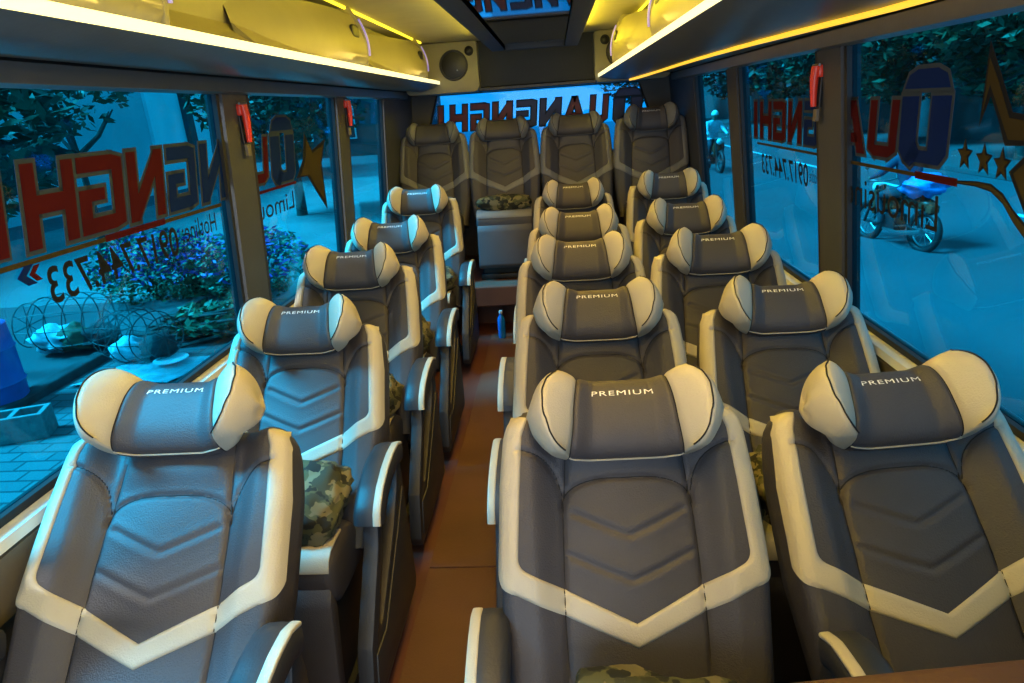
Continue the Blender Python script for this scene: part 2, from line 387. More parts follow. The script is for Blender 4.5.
ZP = .44   # height of the pivot between cushion and backrest
def arm(root, sx, off=.325, dy=0.):
    x = sx*off
    path = [(-.118, .585), (-.108, .615), (-.06, .648), (.01, .670), (.08, .680), (.14, .678), (.175, .662)]
    path = [(a+dy, b) for a, b in path]
    P = dens(path, 26)
    def sweep(x0, x1, th, lift):
        rings = []
        for i, p in enumerate(P):
            d = P[min(i+1, len(P)-1)]-P[max(i-1, 0)]; d = d/np.hypot(*d); nrm = np.array([-d[1], d[0]])
            if nrm[1] < 0 and .3 < i/len(P) < .6: nrm = -nrm
            ring = []
            for k in range(16):
                t = 2*PI*k/16; c, s_ = math.cos(t), math.sin(t)
                xx = (x0+x1)/2+(x1-x0)/2*math.copysign(abs(c)**.6, c); h = th/2*math.copysign(abs(s_)**.6, s_)+lift
                q = p+nrm*h; ring.append((xx, q[0], q[1]))
            rings.append(ring)
        return loft(rings)
    V, Fc = sweep(x-.047, x+.047, .075, 0); mb = MB(); mb.add(V, Fc); a = mb.build('armrest', 'shell', root, True, 50)
    V, Fc = sweep(x+sx*.018, x+sx*.043, .012, .0325); mb = MB(); mb.add(V, Fc); mb.build('pale_inlay', 'light', a, True, 50)
    # side panel under the arm, with the open slot behind the front post
    mb = MB()
    prof = [(-.375, .09), (-.387, .13), (-.33, .30), (-.145, .52), (-.115, .60), (-.06, .60), (-.115, .48), (-.235, .315), (-.225, .295), (-.20, .30), (.02, .46), (.12, .555), (.16, .64), (.195, .64), (.205, .56), (.205, .12), (.18, .09)]
    prof = [(a+dy, b) for a, b in prof]
    mb.prism(prof, 'x', x-.024, x+.024, .006)
    mb.prism([(a+dy, b) for a, b in [(-.35, .13), (-.31, .26), (-.20, .255), (.05, .43), (.175, .53), (.175, .13)]], 'x', x+sx*.020, x+sx*.029, .003)
    mb.build('side_panel', 'shell', root, True, 30)
def make_seat(kind, arms, cush=True):
    root = bpy.data.objects.new('recliner_seat', None); C.objects.link(root)
    br = backrest_mesh(root); trim_mesh(br, 'light' if kind == 'main' else 'dimtrim')
    hd = (Head() if kind == 'main' else Head(W=.225, lift=.018, cn=.018, sb=.60, cv=.745, rv=.085) if kind == 'rear' else Head()).build(root, 'light' if kind == 'main' else 'dimtrim', kind != 'rear')
    for o in (br, hd): o.location = (0, 0, ZP)
    # cushion: padded block with rounded nose
    mb = MB(); rings = []
    for y, z0, z1, w in [(-.245, .43, .470, .205), (-.242, .40, .500, .220), (-.225, .37, .532, .228), (-.19, .34, .549, .232), (-.13, .33, .549, .232), (-.03, .33, .53, .232), (.05, .33, .49, .232)]:
        r = []
        for k in range(32):
            t = 2*PI*k/32; c, s_ = math.cos(t), math.sin(t); e = .35
            r.append((w*math.copysign(abs(c)**e, c), y, (z0+z1)/2+(z1-z0)/2*math.copysign(abs(s_)**e, s_)))
        rings.append(r)
    V, Fc = loft(rings); mb.add(V, Fc); cu = mb.build('cushion', 'leather', root, True, 60)
    mb = MB()   # pale band over the front of the cushion
    Y = [(-.244, .505), (-.229, .535), (-.20, .551), (-.15, .5545), (-.10, .5535)]
    V = [(x, y, z) for y, z in Y for x in np.linspace(-.222, .222, 20)]; n = 20
    Fc = [[i*n+k, i*n+k+1, (i+1)*n+k+1, (i+1)*n+k] for i in range(len(Y)-1) for k in range(n-1)]
    nb = len(V); V += [(x, y, z-.006) for x, y, z in V]; Fc += [[nb+a for a in f[::-1]] for f in Fc]
    rim = [k for k in range(n)]+[i*n+n-1 for i in range(1, len(Y))]+[(len(Y)-1)*n+k for k in range(n-2, -1, -1)]+[i*n for i in range(len(Y)-2, 0, -1)]
    Fc += [[rim[i], rim[(i+1) % len(rim)], nb+rim[(i+1) % len(rim)], nb+rim[i]] for i in range(len(rim))]
    mb.add(V, Fc); mb.build('cushion_trim', 'light' if kind == 'main' else 'dimtrim', cu, True, 50)
    # leg rest hanging from the cushion nose
    mb = MB(); mb.prism([(-.242, .45), (-.268, .40), (-.315, .13), (-.295, .10), (-.265, .11), (-.215, .37)], 'x', -.222, .222, .012)
    mb.build('leg_rest', 'leather', root, True, 40)
    mb = MB(); mb.box(-.20, .20, -.22, .14, .04, .325, .01); mb.box(-.22, .22, -.24, .16, 0, .04, .004)
    mb.build('seat_base', 'black', root, True, 30)
    for s in arms: arm(root, *(s if isinstance(s, tuple) else (s,)))
    return root
M['dimtrim'] = M['grey']  # rear trim, its dimmer lighting painted in

FWD = Vector
def px_ray(x, y): return Fv+Rv*((x-512)/F_)-Uv*((y-341.5)/F_)
def on_z(x, y, z): r = px_ray(x, y); return Vector((0, 0, H))+r*((z-H)/r.z)
vt, ntt = .782, .090
def seat_pos(px, py, rec, z0=0.):
    a = math.radians(rec); zt = z0+ZP+vt*math.cos(a)+ntt*math.sin(a); p = on_z(px, py, zt)
    return p.x, p.y-(vt*math.sin(a)-ntt*math.cos(a))
protos = {}
def place_seat(kind, arms, loc, rec, label, group, rz=0., sc=1., up=0.):
    key = (kind, tuple(arms))
    if key not in protos: protos[key] = r = make_seat(kind, arms); 
    else: r = copy_tree(protos[key])
    r.location = loc; r.rotation_euler = (0, 0, rz)
    for ch in r.children:
        if ch.name.split('.')[0] in ('backrest', 'headrest'): ch.rotation_euler = (-math.radians(rec), 0, 0)
        if ch.name.split('.')[0] == 'headrest': ch.location = (0, up*math.sin(math.radians(rec)), ZP+up*math.cos(math.radians(rec)))
    r.scale = (sc,)*3
    tag(r, label, 'seat', group); return r
G1 = 'reclining seats of the cabin rows'
ROW = [('in the front row', 39), ('in the second row', 33), ('in the third row', 31), ('in the fourth row', 30), ('in the fifth row', 24)]
SEAT = {
 'L': [(-1.00, None), (-.985, None), (-.99, None), (-.985, None), (-1.0, None)],
}
HP = {'L': [(180, 391), (300, 312), (361, 256), (401, 226), (421, 190)], 'M': [(620, 395), (597, 296), (580, 246), (578, 216), (573, 187)], 'R': [(893, 382), (783, 290), (718, 239), (686, 207), (664, 174)]}
desc = {'L': 'dark leather recliner by the left window with pale trim', 'M': 'dark leather recliner beside the aisle with pale trim', 'R': 'dark leather recliner by the right window with pale trim'}
seats = {}
for col, arms in (('L', (-1, 1)), ('M', (-1,)), ('R', ((-1, .275, -.07),))):
    for i, (px, py) in enumerate(HP[col]):
        rec = ROW[i][1]
        if col == 'L' and i == 4: rec = 16
        if col == 'L' and i == 0: rec = 33
        rz = math.radians(3) if i == 0 and col != 'L' else math.radians(-8) if i == 0 else 0
        if col == 'R' and i == 4: rec = 16
        x, y = seat_pos(px, py, rec)
        sc = 1.
        if col == 'L' and i == 0: sc = 1.04; x, y = seat_pos(px+2, py+3, rec, .04); x += -.05 
        if col == 'L' and i: x = min(x, -.955)
        if col == 'L' and i == 4: x, y = -1.0, min(y, 4.55)
        if i == 4 and col != 'L': y = min(y, 4.62)
        if i == 1: rec = {'L': 38, 'M': 36, 'R': 41}[col]; x, y = seat_pos(px, py, rec)
        up = 0.
        if i == 0:
            x, y, rec, rz, sc = {'L': (-.977, .885, 46.0, .85, 1.05), 'M': (.14, .995, 33.5, 2.1, .99), 'R': (.825, .99, 43.5, 6.5, 1.012)}[col]; rz = math.radians(rz)
            up = .048 if col == 'L' else 0.
        seats[col, i] = (x, y, rec)
        place_seat('main', arms, (x, y, 0), rec, desc[col]+', '+ROW[i][0], G1, rz, sc, up)
# the four seats on the rear platform
rp = [(433, 137), (503, 135), (576, 131), (648, 112)]
rl = ['leftmost of the four seats on the rear platform, by the window', 'rear platform seat facing the aisle, with a camouflage roll on its cushion', 'rear platform seat second from the right, behind the fifth aisle seat', 'rightmost and tallest of the four seats on the rear platform, winged headrest']
ZR = .43
for i, x in enumerate((-1.02, -.43, .17, .77)):
    k = 'rear' if i < 3 else 'rearpillow'
    place_seat(k, (), (x, 5.44, ZR), 20 if i < 3 else 12, rl[i], 'four seats of the rear bench row')

# ------------------------------------------------------------------ camouflage cushions
def pillow(loc, r, rot, label, seed, squash=.55):
    mb = MB(); n, m = 40, 24; V = []; Fc = []
    sg = lambda a, p: math.copysign(abs(a)**p, a)
    for i in range(m+1):
        ph = PI*i/m
        for k in range(n):
            t = 2*PI*k/n; d = Vector((sg(math.sin(ph), .6)*sg(math.cos(t), .55), sg(math.sin(ph), .6)*sg(math.sin(t), .55), sg(math.cos(ph), .8)))
            q = 1+.18*mnoise.noise(d*2.1+Vector((seed*5.1, 0, 0)))+.16*abs(mnoise.noise(d*4.3+Vector((0, seed*2.3, 0))))
            V.append((d.x*r[0]*q, d.y*r[1]*q, d.z*r[2]*q))
    for i in range(m):
        for k in range(n): k2 = (k+1) % n; Fc.append([i*n+k, (i+1)*n+k, (i+1)*n+k2, i*n+k2])
    mb.add(V, Fc); o = mb.build('camouflage_cushion', 'camo', None, True, 80); o.location = loc; o.rotation_euler = rot
    return tag(o, label, 'cushion', 'camouflage cushions on the seats')
for (c, i), lab in {('L', 1): 'camouflage cushion on the second-row left window seat', ('L', 2): 'camouflage cushion on the third-row left window seat', ('L', 3): 'camouflage cushion on the fourth-row left window seat',
                    ('L', 4): 'small camouflage cushion on the fifth-row left window seat', ('R', 1): 'camouflage cushion on the second-row right window seat', ('M', 0): 'camouflage cushion in front of the front-row aisle seat'}.items():
    x, y, rec = seats[c, i]
    lo = (x+.08 if c == 'L' else x-.06, y-.06, .55+.075)
    if c == 'M': lo = (x+.03, y-.10, .55+.055)
    pillow(lo, (.15, .13, .085) if c != 'M' else (.19, .12, .08), (.35, 0, .1*(i-2)), lab, i+ord(c))
pillow((-.43, 5.30, ZR+.555+.05), (.21, .07, .058), (.0, 0, 0), 'rolled camouflage blanket on the rear platform seat facing the aisle', 9)

# ------------------------------------------------------------------ floor, walls, ceiling
YF, YB = -1.6, 6.25
struct(MB().box(-1.42, 1.20, YF, YB, -.06, 0).build('floor', 'redfloor'))
mm = MB().box(-.585, -.20, -.5, 2.148, 0.001, .010, .003).build('floor_mat', 'brown'); tag(mm, 'brown vinyl aisle mat nearest the camera', 'floor mat', 'aisle mats')
mm = MB().box(-.585, -.20, 2.154, 5.05, 0.001, .010, .003).build('floor_mat', 'brown'); tag(mm, 'brown vinyl aisle mat running to the rear platform', 'floor mat', 'aisle mats')
# rear platform: thick slab over a dark recess
struct(MB().box(-1.36, 1.10, 4.98, YB-.02, .26, ZR-.005, .01).box(-1.36, 1.10, 5.35, YB-.02, 0, .26).build('trim_1', 'brown'))
ZS, ZT = .885, 1.908
def wx(z, s): return (-1.375+(z-.875)*.0813) if s < 0 else (1.139-(z-.906)*.106)
def wall_slab(mb, y0, y1, z0, z1, s, t=.06, off=0.):
    a0, a1 = wx(z0, s)-s*off, wx(z1, s)-s*off
    mb.prism([(a0, z0), (a1, z1), (a1+s*t, z1), (a0+s*t, z0)], 'y', y0, y1)
    return mb
PIL = {-1: [(.98, 1.16), (2.60, 2.84), (4.02, 4.24), (5.15, 6.25)], 1: [(.55, .75), (2.56, 2.81), (3.97, 4.20), (5.15, 6.25)]}
WIN = {-1: [(-.6, .98), (1.16, 2.60), (2.84, 4.02), (4.24, 5.15)], 1: [(-.6, .55), (.75, 2.56), (2.81, 3.97), (4.20, 5.15)]}
for s, nm in ((-1, 'left'), (1, 'right')):
    mb = MB(); wall_slab(mb, YF, YB, -.02, ZS-.01, s); mb.build('wall_'+nm, 'wall'); struct(bpy.data.objects['wall_'+nm])
    mb = MB(); wall_slab(mb, YF, YB, ZT, 2.36, s); struct(mb.build('trim_2', 'wall'))
    mb = MB(); wall_slab(mb, YF, -.6, ZS-.01, ZT, s, off=.01); struct(mb.build('trim_3', 'pillar'))
    for y0, y1 in PIL[s]:
        mb = MB(); wall_slab(mb, y0+.015, y1-.015, ZS-.01, ZT+.005, s, .07, off=.018); struct(mb.build('trim_4', 'pillar'))
    # ledge below the glass, beige panel, dark lower panel
    xi = wx(ZS, s)
    mb = MB(); mb.prism([(xi, ZS), (xi-s*.045, ZS-.008), (xi-s*.055, ZS-.03), (xi, ZS-.04)], 'y', YF, 5.2); struct(mb.build('trim_5', 'ledge'))
    mb = MB(); mb.prism([(xi, ZS-.042), (xi-s*.05, ZS-.042), (xi-s*.03, ZS-.20), (xi, ZS-.20)], 'y', YF, 5.2); struct(mb.build('trim_6', 'beige'))
    # rail above the windows
    xt = wx(ZT, s)
    mb = MB(); mb.prism([(xt, ZT+.02), (xt-s*.05, ZT+.02), (xt-s*.045, ZT-.028), (xt, ZT-.035)], 'y', YF, 5.9); struct(mb.build('trim_7', 'rackgrey'))
# rear wall around the rear window
def ywall(mb, poly, y0, y1): return mb.prism(poly, 'y', y0, y1)
mb = MB()
ywall(mb, [(-1.42, 0), (1.2, 0), (1.2, 1.32), (-1.42, 1.32)], 6.2, 6.26)
ywall(mb, [(-1.42, 1.32), (-1.22, 1.32), (-1.16, 1.55), (-1.04, 1.90), (-1.04, 2.36), (-1.42, 2.36)], 6.2, 6.26)
ywall(mb, [(1.2, 1.32), (.98, 1.32), (.88, 1.55), (.75, 1.90), (.75, 2.36), (1.2, 2.36)], 6.2, 6.26)
ywall(mb, [(-1.04, 1.90), (.75, 1.90), (.75, 2.36), (-1.04, 2.36)], 6.2, 6.26)
struct(mb.build('wall_back', 'wall'))
struct(MB().box(-.62, .36, 5.86, 6.15, 1.925, 2.30, .012).build('trim_8', 'rearpanel', smooth=True))
struct(MB().box(-.62, .36, 5.80, 6.16, 1.895, 1.922, .004).build('trim_9', 'black'))
# ceiling
struct(MB().box(-1.36, 1.10, YF, YB, 2.285, 2.34).build('ceiling', 'ceiling'))

# ceiling hatch panel: glossy centre in a raised dark frame, yellow cove light along both sides
hp = empty('ceiling_panel', 'glossy mirror-like ceiling panel in a dark frame between two yellow light strips', 'ceiling panel', (0, 0, 0))
hx0, hx1, hy0, hy1 = -.44, .20, -.9, 5.30
mb = MB(); mb.box(hx0, hx0+.10, hy0, hy1, 2.15, 2.225, .008); mb.box(hx1-.10, hx1, hy0, hy1, 2.15, 2.225, .008); mb.box(hx0+.10, hx1-.10, hy1-.07, hy1, 2.15, 2.225, .008); mb.box(hx0+.1, hx1-.1, hy0, hy0+.1, 2.15, 2.225, .008)
mb.box(hx0+.02, hx1-.02, hy0, hy1-.02, 2.226, 2.284)
mb.build('panel_frame', 'pillar', hp, True)
MB().box(hx0+.09, hx1-.09, hy0+.05, hy1-.05, 2.172, 2.18).build('glossy_panel', 'mirror', hp)
MB().box(hx0+.02, hx1-.02, hy1, hy1+.012, 2.152, 2.17).build('rear_edge', 'beige', hp)
for a, b in ((hx0-.012, hx0-.001), (hx1+.001, hx1+.012)):
    MB().box(a, b, hy0, hy1+.01, 2.212, 2.232, .002).build('light_strip', 'covestrong', hp)

# ------------------------------------------------------------------ luggage racks
def rack(side):
    s = side
    lab = 'long cream overhead luggage rack above the left windows with glowing edge' if s < 0 else 'long cream overhead luggage rack above the right windows with glowing edge'
    root = empty('luggage_rack', lab, 'luggage rack', (0, 0, 0))
    y0, y1 = -1.2, 5.72
    if s < 0: L = lambda y: (-.93, 1.972)
    else: L = lambda y: (.475-.10*(y-2)/3.7, 1.995-.055*(y-2)/3.7)
    def strip(name, mname, f, n=24, yy=(y0, y1)):
        rings = [[(p[0], y, p[1]) for p in f(*L(y))] for y in np.linspace(*yy, n)]
        V, Fc = loft(rings); mb = MB(); mb.add(V, Fc); return mb.build(name, mname, root, True, 35)
    xw = wx(1.92, s)-s*.004
    o = .012*s
    # underside: gentle curve from the lip out and down to the wall
    def under(lx, lz):
        dx = (xw-s*.055)-lx
        pts = [(lx, lz-.004), (lx+dx*.18, lz-.030), (lx+dx*.5, lz-.045*(1 if s < 0 else .7)-.01), (lx+dx*.85, 1.935), (lx+dx, 1.934), (lx+dx, 1.96), (lx+dx*.5, lz-.01), (lx+dx*.1, lz+.002)]
        return pts
    strip('underside', 'rackgrey', under)
    strip('light_strip', 'led', lambda lx, lz: [(lx-s*.004, lz-.006), (lx-s*.006, lz+.020), (lx+s*.012, lz+.026), (lx+s*.014, lz-.002)])
    # inner back panel curving from the lip up to the ceiling
    xb = wx(2.25, s)-s*.02
    def back(lx, lz):
        A = [(lx+s*.015, lz+.0), (lx+(xb-lx)*.45, lz+.04), (lx+(xb-lx)*.80, lz+.13), (lx+(xb-lx)*.70, 2.28)]
        q = [tuple(p) for p in dens(bez(A[0], A[1], A[2], 8)+[A[3]], 14)]
        return q+[(a+s*.02, b-.012 if i < 10 else b) for i, (a, b) in list(enumerate(q))[::-1]]
    strip('back_panel', 'rack', back)
    # bulged housings and curved dividers
    ys = [1.75, 3.62, 5.30] if s < 0 else [1.55, 3.30, 4.85]
    for k, yd in enumerate(ys):
        lx, lz = L(yd); ztop = 2.284
        prof = [(lx+s*.02, lz+.02)] + [(lx-s*.035*math.sin(t*PI)*1.0+s*.02+s*.06*t, lz+.02+(ztop-lz-.02)*t) for t in np.linspace(.1, 1, 10)] + [(xb, ztop), (xb, lz+.14), (lx+(xb-lx)*.5, lz+.055)]
        mb = MB(); mb.prism(prof, 'y', yd-.022, yd, .003); f = mb.build('divider', 'rack', root, True, 30)
        mb = MB(); mb.tube([(a-s*.004, yd+.002, b) for a, b in prof[2:9]], .006, 6); mb.build('violet_edge', 'violet', f)
        # bulging housing just before the divider, with grip slot
        hl = 1.05
        rings = []
        for j, t in enumerate(np.linspace(0, 1, 12)):
            y = yd-.024-hl*(1-t); b = float(sm(-.15, .85, t)); w_ = (1-b)*(xb-lx)*.62
            q = [(lx+s*.035+w_*.6, lz+.028+.035*(1-b))] + [(lx+s*.02+w_-s*.03*math.sin(tt*PI)*b+s*.055*tt, lz+.03+(ztop-lz-.07)*tt) for tt in np.linspace(.1, 1, 8)] + [(xb-s*.03, ztop-.04), (lx+(xb-lx)*.72, lz+.14)]
            rings.append([(a, y, c) for a, c in q])
        V, Fc = loft(rings); mb = MB(); mb.add(V, Fc); hs = mb.build('housing', 'rack', root, True, 50)
        mb = MB(); tt = .62; cx = lx+s*.02-s*.03*math.sin(tt*PI)+s*.055*tt-s*.001; cz = lz+.03+(ztop-lz-.07)*tt
        mb.ball((cx, yd-.16, cz), (.010, .060, .030), 20, 10, p=.5); mb.build('grip_slot', 'black', hs, True)
        # vent slot on the back panel behind the divider
        if yd < 5: 
            xx = lx+(xb-lx)*.72
            MB().box(xx-.012, xx+.006, yd+.12, yd+.26, 2.16, 2.20, .005).build('vent_slot', 'black', root)
    # thin light line where the rack meets the ceiling
    xe = lx+(xb-lx)*.30
    MB().box(min(xe, xe+s*.012), max(xe, xe+s*.012), -1.2, 5.6, 2.272, 2.284, .002).build('ceiling_light_line', 'cove', root)
    if s > 0:
        for dx_, rr_ in ((0, .009), (.03, .006)):
            pts = []
            for y in np.linspace(-1.1, 5.66, 14):
                lx, lz = L(y); x = float(np.interp(y, [-1.1, 2, 5.66], [.93, .90, .62]))+dx_; dx = (xw-s*.055)-lx
                z = float(np.interp((x-lx)/dx, [0, .18, .5, .85, 1], [lz-.004, lz-.03, lz-.0415, 1.935, 1.934])); pts.append((x, y, z-rr_*.6))
            mb = MB(); mb.tube(pts, rr_, 6); mb.build('amber_light_line', 'amber', root)
    # end panel with round loudspeaker and tweeter
    X0, X1 = (-1.22, -.60) if s < 0 else (.345, .95)
    mb = MB(); poly = []
    for cx, cz, a0 in [(X1-.05, 1.945, -90), (X1-.02, 2.26, 0), (X0+.02, 2.26, 90), (X0+.05, 1.945, 180)]:
        rr = .05 if cz < 2 else .02
        for a in range(0, 91, 15): t = math.radians(a0+a); poly.append((cx+rr*math.cos(t), cz+rr*math.sin(t)))
    mb.prism(poly, 'y', 5.73, 6.10, .006); ep = mb.build('end_panel', 'rack', root, True, 30)
    c = (-.80, 5.728, 2.105) if s < 0 else (.555, 5.728, 2.115)
    mb = MB(); mb.lathe([(.112, .004), (.118, -.004), (.112, -.012), (.103, -.012), (.100, -.006), (.06, -.016), (.02, -.018), (.0005, -.019)], c, 32, 'y'); sp_ = mb.build('loudspeaker', 'black', ep, True, 30)
    mb = MB(); mb.ball((c[0]+.03, 5.706, 2.065), .006, 10, 6); mb.build('indicator', 'white', sp_, True)
    c2 = (-.665, 5.728, 2.205) if s < 0 else (.43, 5.728, 2.21)
    mb = MB(); mb.lathe([(.034, .004), (.037, -.006), (.030, -.010), (.026, -.005), (.012, -.012), (.0005, -.014)], c2, 24, 'y'); mb.build('tweeter', 'black', ep, True, 30)
    return root
rack(-1); rack(1)

# ------------------------------------------------------------------ window panes and lettering
def frame_and_pane(n, s, y0, y1):
    fr = MB(); wd = .022
    def ring(mb, y0, y1, z0, z1, off, t):
        for a, b, c, d in ((y0, y1, z0, z0+wd), (y0, y1, z1-wd, z1), (y0, y0+wd, z0+wd, z1-wd), (y1-wd, y1, z0+wd, z1-wd)): wall_slab(mb, a, b, c, d, s, t, off)
    ring(fr, y0, y1, ZS, ZT-.002, .012, .035)
    f = struct(fr.build('window_%d' % n, 'rubber'))
    mb = MB(); wall_slab(mb, y0+wd, y1-wd, ZS+wd, ZT-.002-wd, s, .005, -.006)
    mb.build('pane', 'glass', f)
    return f
wins = {}; k = 0
for s in (-1, 1):
    for i, (a, b) in enumerate(WIN[s]): k += 1; wins[s, i] = frame_and_pane(k, s, a, b)
k += 1
fr = MB()
rw = [(-1.22, 1.32), (.98, 1.32), (.88, 1.55), (.75, 1.90), (-1.04, 1.90), (-1.16, 1.55)]
fr.tube([(a, 6.205, b) for a, b in rw], .014, 6, closed=True); rear_w = struct(fr.build('window_%d' % k, 'rubber', smooth=True))
MB().prism(rw, 'y', 6.225, 6.231).build('pane', 'rearglass', rear_w)

# block letters as convex quads in a unit box
T = .24
GL = {
 'I': [[(.30, 0), (.70, 0), (.70, 1), (.30, 1)]],
 'H': [[(0, 0), (T, 0), (T, 1), (0, 1)], [(1-T, 0), (1, 0), (1, 1), (1-T, 1)], [(T, .40), (1-T, .40), (1-T, .62), (T, .62)]],
 'N': [[(0, 0), (T, 0), (T, 1), (0, 1)], [(1-T, 0), (1, 0), (1, 1), (1-T, 1)], [(T, .98), (T, .62), (1-T, .02), (1-T, .38)]],
 'G': [[(0, .05), (T, 0), (T, 1), (0, .95)], [(T, 0), (1, 0), (1, .2), (T, .2)], [(T, .8), (1, .8), (1, 1), (T, 1)], [(1-T, .2), (1, .2), (1, .58), (1-T, .58)], [(.45, .42), (1-T, .42), (1-T, .58), (.45, .58)]],
 'A': [[(0, 0), (.26, 0), (.60, 1), (.40, 1)], [(.74, 0), (1, 0), (.60, 1), (.42, 1)], [(.25, .2), (.75, .2), (.68, .38), (.31, .38)]],
 'U': [[(0, .12), (T, .0), (T, 1), (0, 1)], [(1-T, 0), (1, .12), (1, 1), (1-T, 1)], [(T, 0), (1-T, 0), (1-T, .2), (T, .2)]],
 'Q': [[(0, .12), (.12, 0), (.36, 0), (.36, .72), (0, .72)], [(.64, 0), (.88, 0), (1, .12), (1, .72), (.64, .72)], [(.36, 0), (.64, 0), (.64, .14), (.36, .14)], [(.04, .80), (.96, .80), (.88, .94), (.70, 1.0), (.30, 1.0), (.12, .94)], [(.52, .10), (.72, -.06), (.86, .0), (.66, .24)]],
}
def grow(poly, d):
    c = np.mean(poly, axis=0); out = []; n = len(poly); P = [np.array(p, float) for p in poly]
    area = sum(P[i][0]*P[(i+1) % n][1]-P[(i+1) % n][0]*P[i][1] for i in range(n)); sgn = 1 if area > 0 else -1
    for i in range(n):
        a, b, c_ = P[i-1], P[i], P[(i+1) % n]; e1 = (b-a)/np.hypot(*(b-a)); e2 = (c_-b)/np.hypot(*(c_-b))
        n1 = np.array([e1[1], -e1[0]])*sgn; n2 = np.array([e2[1], -e2[0]])*sgn; m = n1+n2; m = m/max(.35, (m@m)/2)
        out.append(tuple(b+m*d))
    return out
def decal(polys, place, mname, parent, name='lettering', depth=0.):
    """polys: convex or simple polygons in plane coordinates; place(a,b,depth)->world point"""
    mb = MB()
    for p in polys:
        n = len(p); V = [place(a, b, depth) for a, b in p]+[place(a, b, depth+.0012) for a, b in p]
        mb.add(V, [list(range(n))[::-1], [n+i for i in range(n)]]+[[i, (i+1) % n, n+(i+1) % n, n+i] for i in range(n)])
    return mb.build(name, mname, parent)
def side_place(s):
    # a = world Y, b = height; lies on the outer face of the glass
    return lambda a, b, d: (wx(b, s)+s*(.001+d), a, b)
def letter(ch, col, y0, y1, z0a, z1a, s, win, slant=0., pl=None):
    """y0 = where the letter starts when read from outside, y1 = where it ends"""
    pl = pl or side_place(s)
    Mp = lambda p: [(y0+(y1-y0)*x+slant*(y-.5), z0a+(z1a-z0a)*y) for x, y in p]
    qs = [Mp(p) for p in GL[ch]]
    decal(qs, pl, col, win, 'letter', 0.)
    decal([grow(q, .012 if abs(y1-y0) > .1 else .008) for q in qs], pl, 'd_pale', win, 'letter_outline', .0016+.0004*random.random())
def text_decal(body, pl, a0, a1, z, h, mname, parent, slope=0., bold=.0):
    cu = bpy.data.curves.new('t', 'FONT'); cu.body = body; cu.size = 1; cu.offset = bold
    to = bpy.data.objects.new('t', cu); C.objects.link(to); bpy.context.view_layer.update()
    me = bpy.data.meshes.new_from_object(to.evaluated_get(bpy.context.evaluated_depsgraph_get())); bpy.data.objects.remove(to)
    xs = [v.co.x for v in me.vertices]; ys = [v.co.y for v in me.vertices]; x0, x1 = min(xs), max(xs); yy0, yy1 = min(ys), max(ys)
    for v in me.vertices:
        t = (v.co.x-x0)/(x1-x0); q = (v.co.y-yy0)/(yy1-yy0); v.co = pl(a0+(a1-a0)*t, z+q*h+slope*t, 0)
    me.materials.clear(); me.materials.append(M[mname])
    o = bpy.data.objects.new('lettering', me); C.objects.link(o); o.parent = parent; return o
def star(cx, cz, R, r, rot=90, n=5, sx=1.):
    pts = []
    for i in range(2*n): t = math.radians(rot+180*i/n); q = R if i % 2 == 0 else r; pts.append((cx+sx*q*math.cos(t), cz+q*math.sin(t)))
    return pts
def star_tris(c, pts): return [[c, pts[i], pts[(i+1) % len(pts)]] for i in range(len(pts))]
def on_wall(px, py, s):
    r = px_ray(px, py); z = 1.5
    for _ in range(12):
        t = (wx(z, s)+s*.001)/r.x; z = H+r.z*t
    return r.y*t, z
def W2(px, py, s): return on_wall(px, py, s)
SP = {s: side_place(s) for s in (-1, 1)}
# left windows (the writing is on the outside, so it reads mirrored from the seats)
def lettersL(items, s):
    for ch, col, x0, yt0, x1, yt1, zb, win in items: pass
def put(ch, col, s, win, pa, pb, slant=0.):
    """pa = photo top-left, pb = photo bottom-right of the letter (seen from inside)"""
    (ya, za), (yb, zb) = W2(*pa, s), W2(*pb, s)
    letter(ch, col, max(ya, yb) if s < 0 else min(ya, yb), min(ya, yb) if s < 0 else max(ya, yb), min(za, zb), max(za, zb), s, win, slant)
w = wins[-1, 1]
ZL0, ZL1 = 1.50, 1.70
def seq(s, items, z0, z1):
    for ch, col, pxa, pxb, py, win in items:
        ya, yb = W2(pxa, py, s)[0], W2(pxb, py, s)[0]
        if s < 0: letter(ch, col, max(ya, yb), min(ya, yb), z0, z1, s, win, .03)
        else: letter(ch, col, min(ya, yb), max(ya, yb), z0, z1, s, win, -.03)
LET = dict(L0=(W2(40, 163, -1)[1], W2(60, 232, -1)[1]))
seq(-1, [('I', 'd_red', -18, 12, 210, w), ('H', 'd_red', 22, 76, 198, w), ('G', 'd_red', 78, 124, 190, w), ('N', 'd_red', 128, 164, 183, w), ('G', 'd_blue', 168, 196, 176, w), ('N', 'd_blue', 201, 226, 170, w)], 1.49, 1.70)
w2 = wins[-1, 2]
seq(-1, [('U', 'd_red', 250, 268, 160, w2)], 1.505, 1.70); seq(-1, [('Q', 'd_blue', 271, 294, 150, w2)], 1.485, 1.78)
pl = SP[-1]
text_decal('0917.744.733', pl, W2(178, 240, -1)[0], W2(44, 265, -1)[0], 1.34, .10, 'd_black', w, bold=.012)
text_decal('Hotline:', pl, W2(217, 230, -1)[0], W2(183, 238, -1)[0], 1.375, .07, 'd_black', w)
text_decal('Limou', pl, W2(294, 200, -1)[0], W2(257, 205, -1)[0], 1.345, .085, 'd_black', w2)
ya, yb = W2(-10, 268, -1)[0], W2(222, 207, -1)[0]
decal([[(ya, 1.459), (yb, 1.459), (yb, 1.472), (ya, 1.472)]], pl, 'd_gold', w, 'ribbon', .0008)
ya, yb = W2(105, 235, -1)[0], W2(165, 220, -1)[0]
decal([[(ya, 1.457), (yb, 1.457), (yb, 1.477), (ya, 1.477)]], pl, 'd_red', w, 'ribbon', 0.)
ya, yb = W2(252, 180, -1)[0], W2(296, 180, -1)[0]
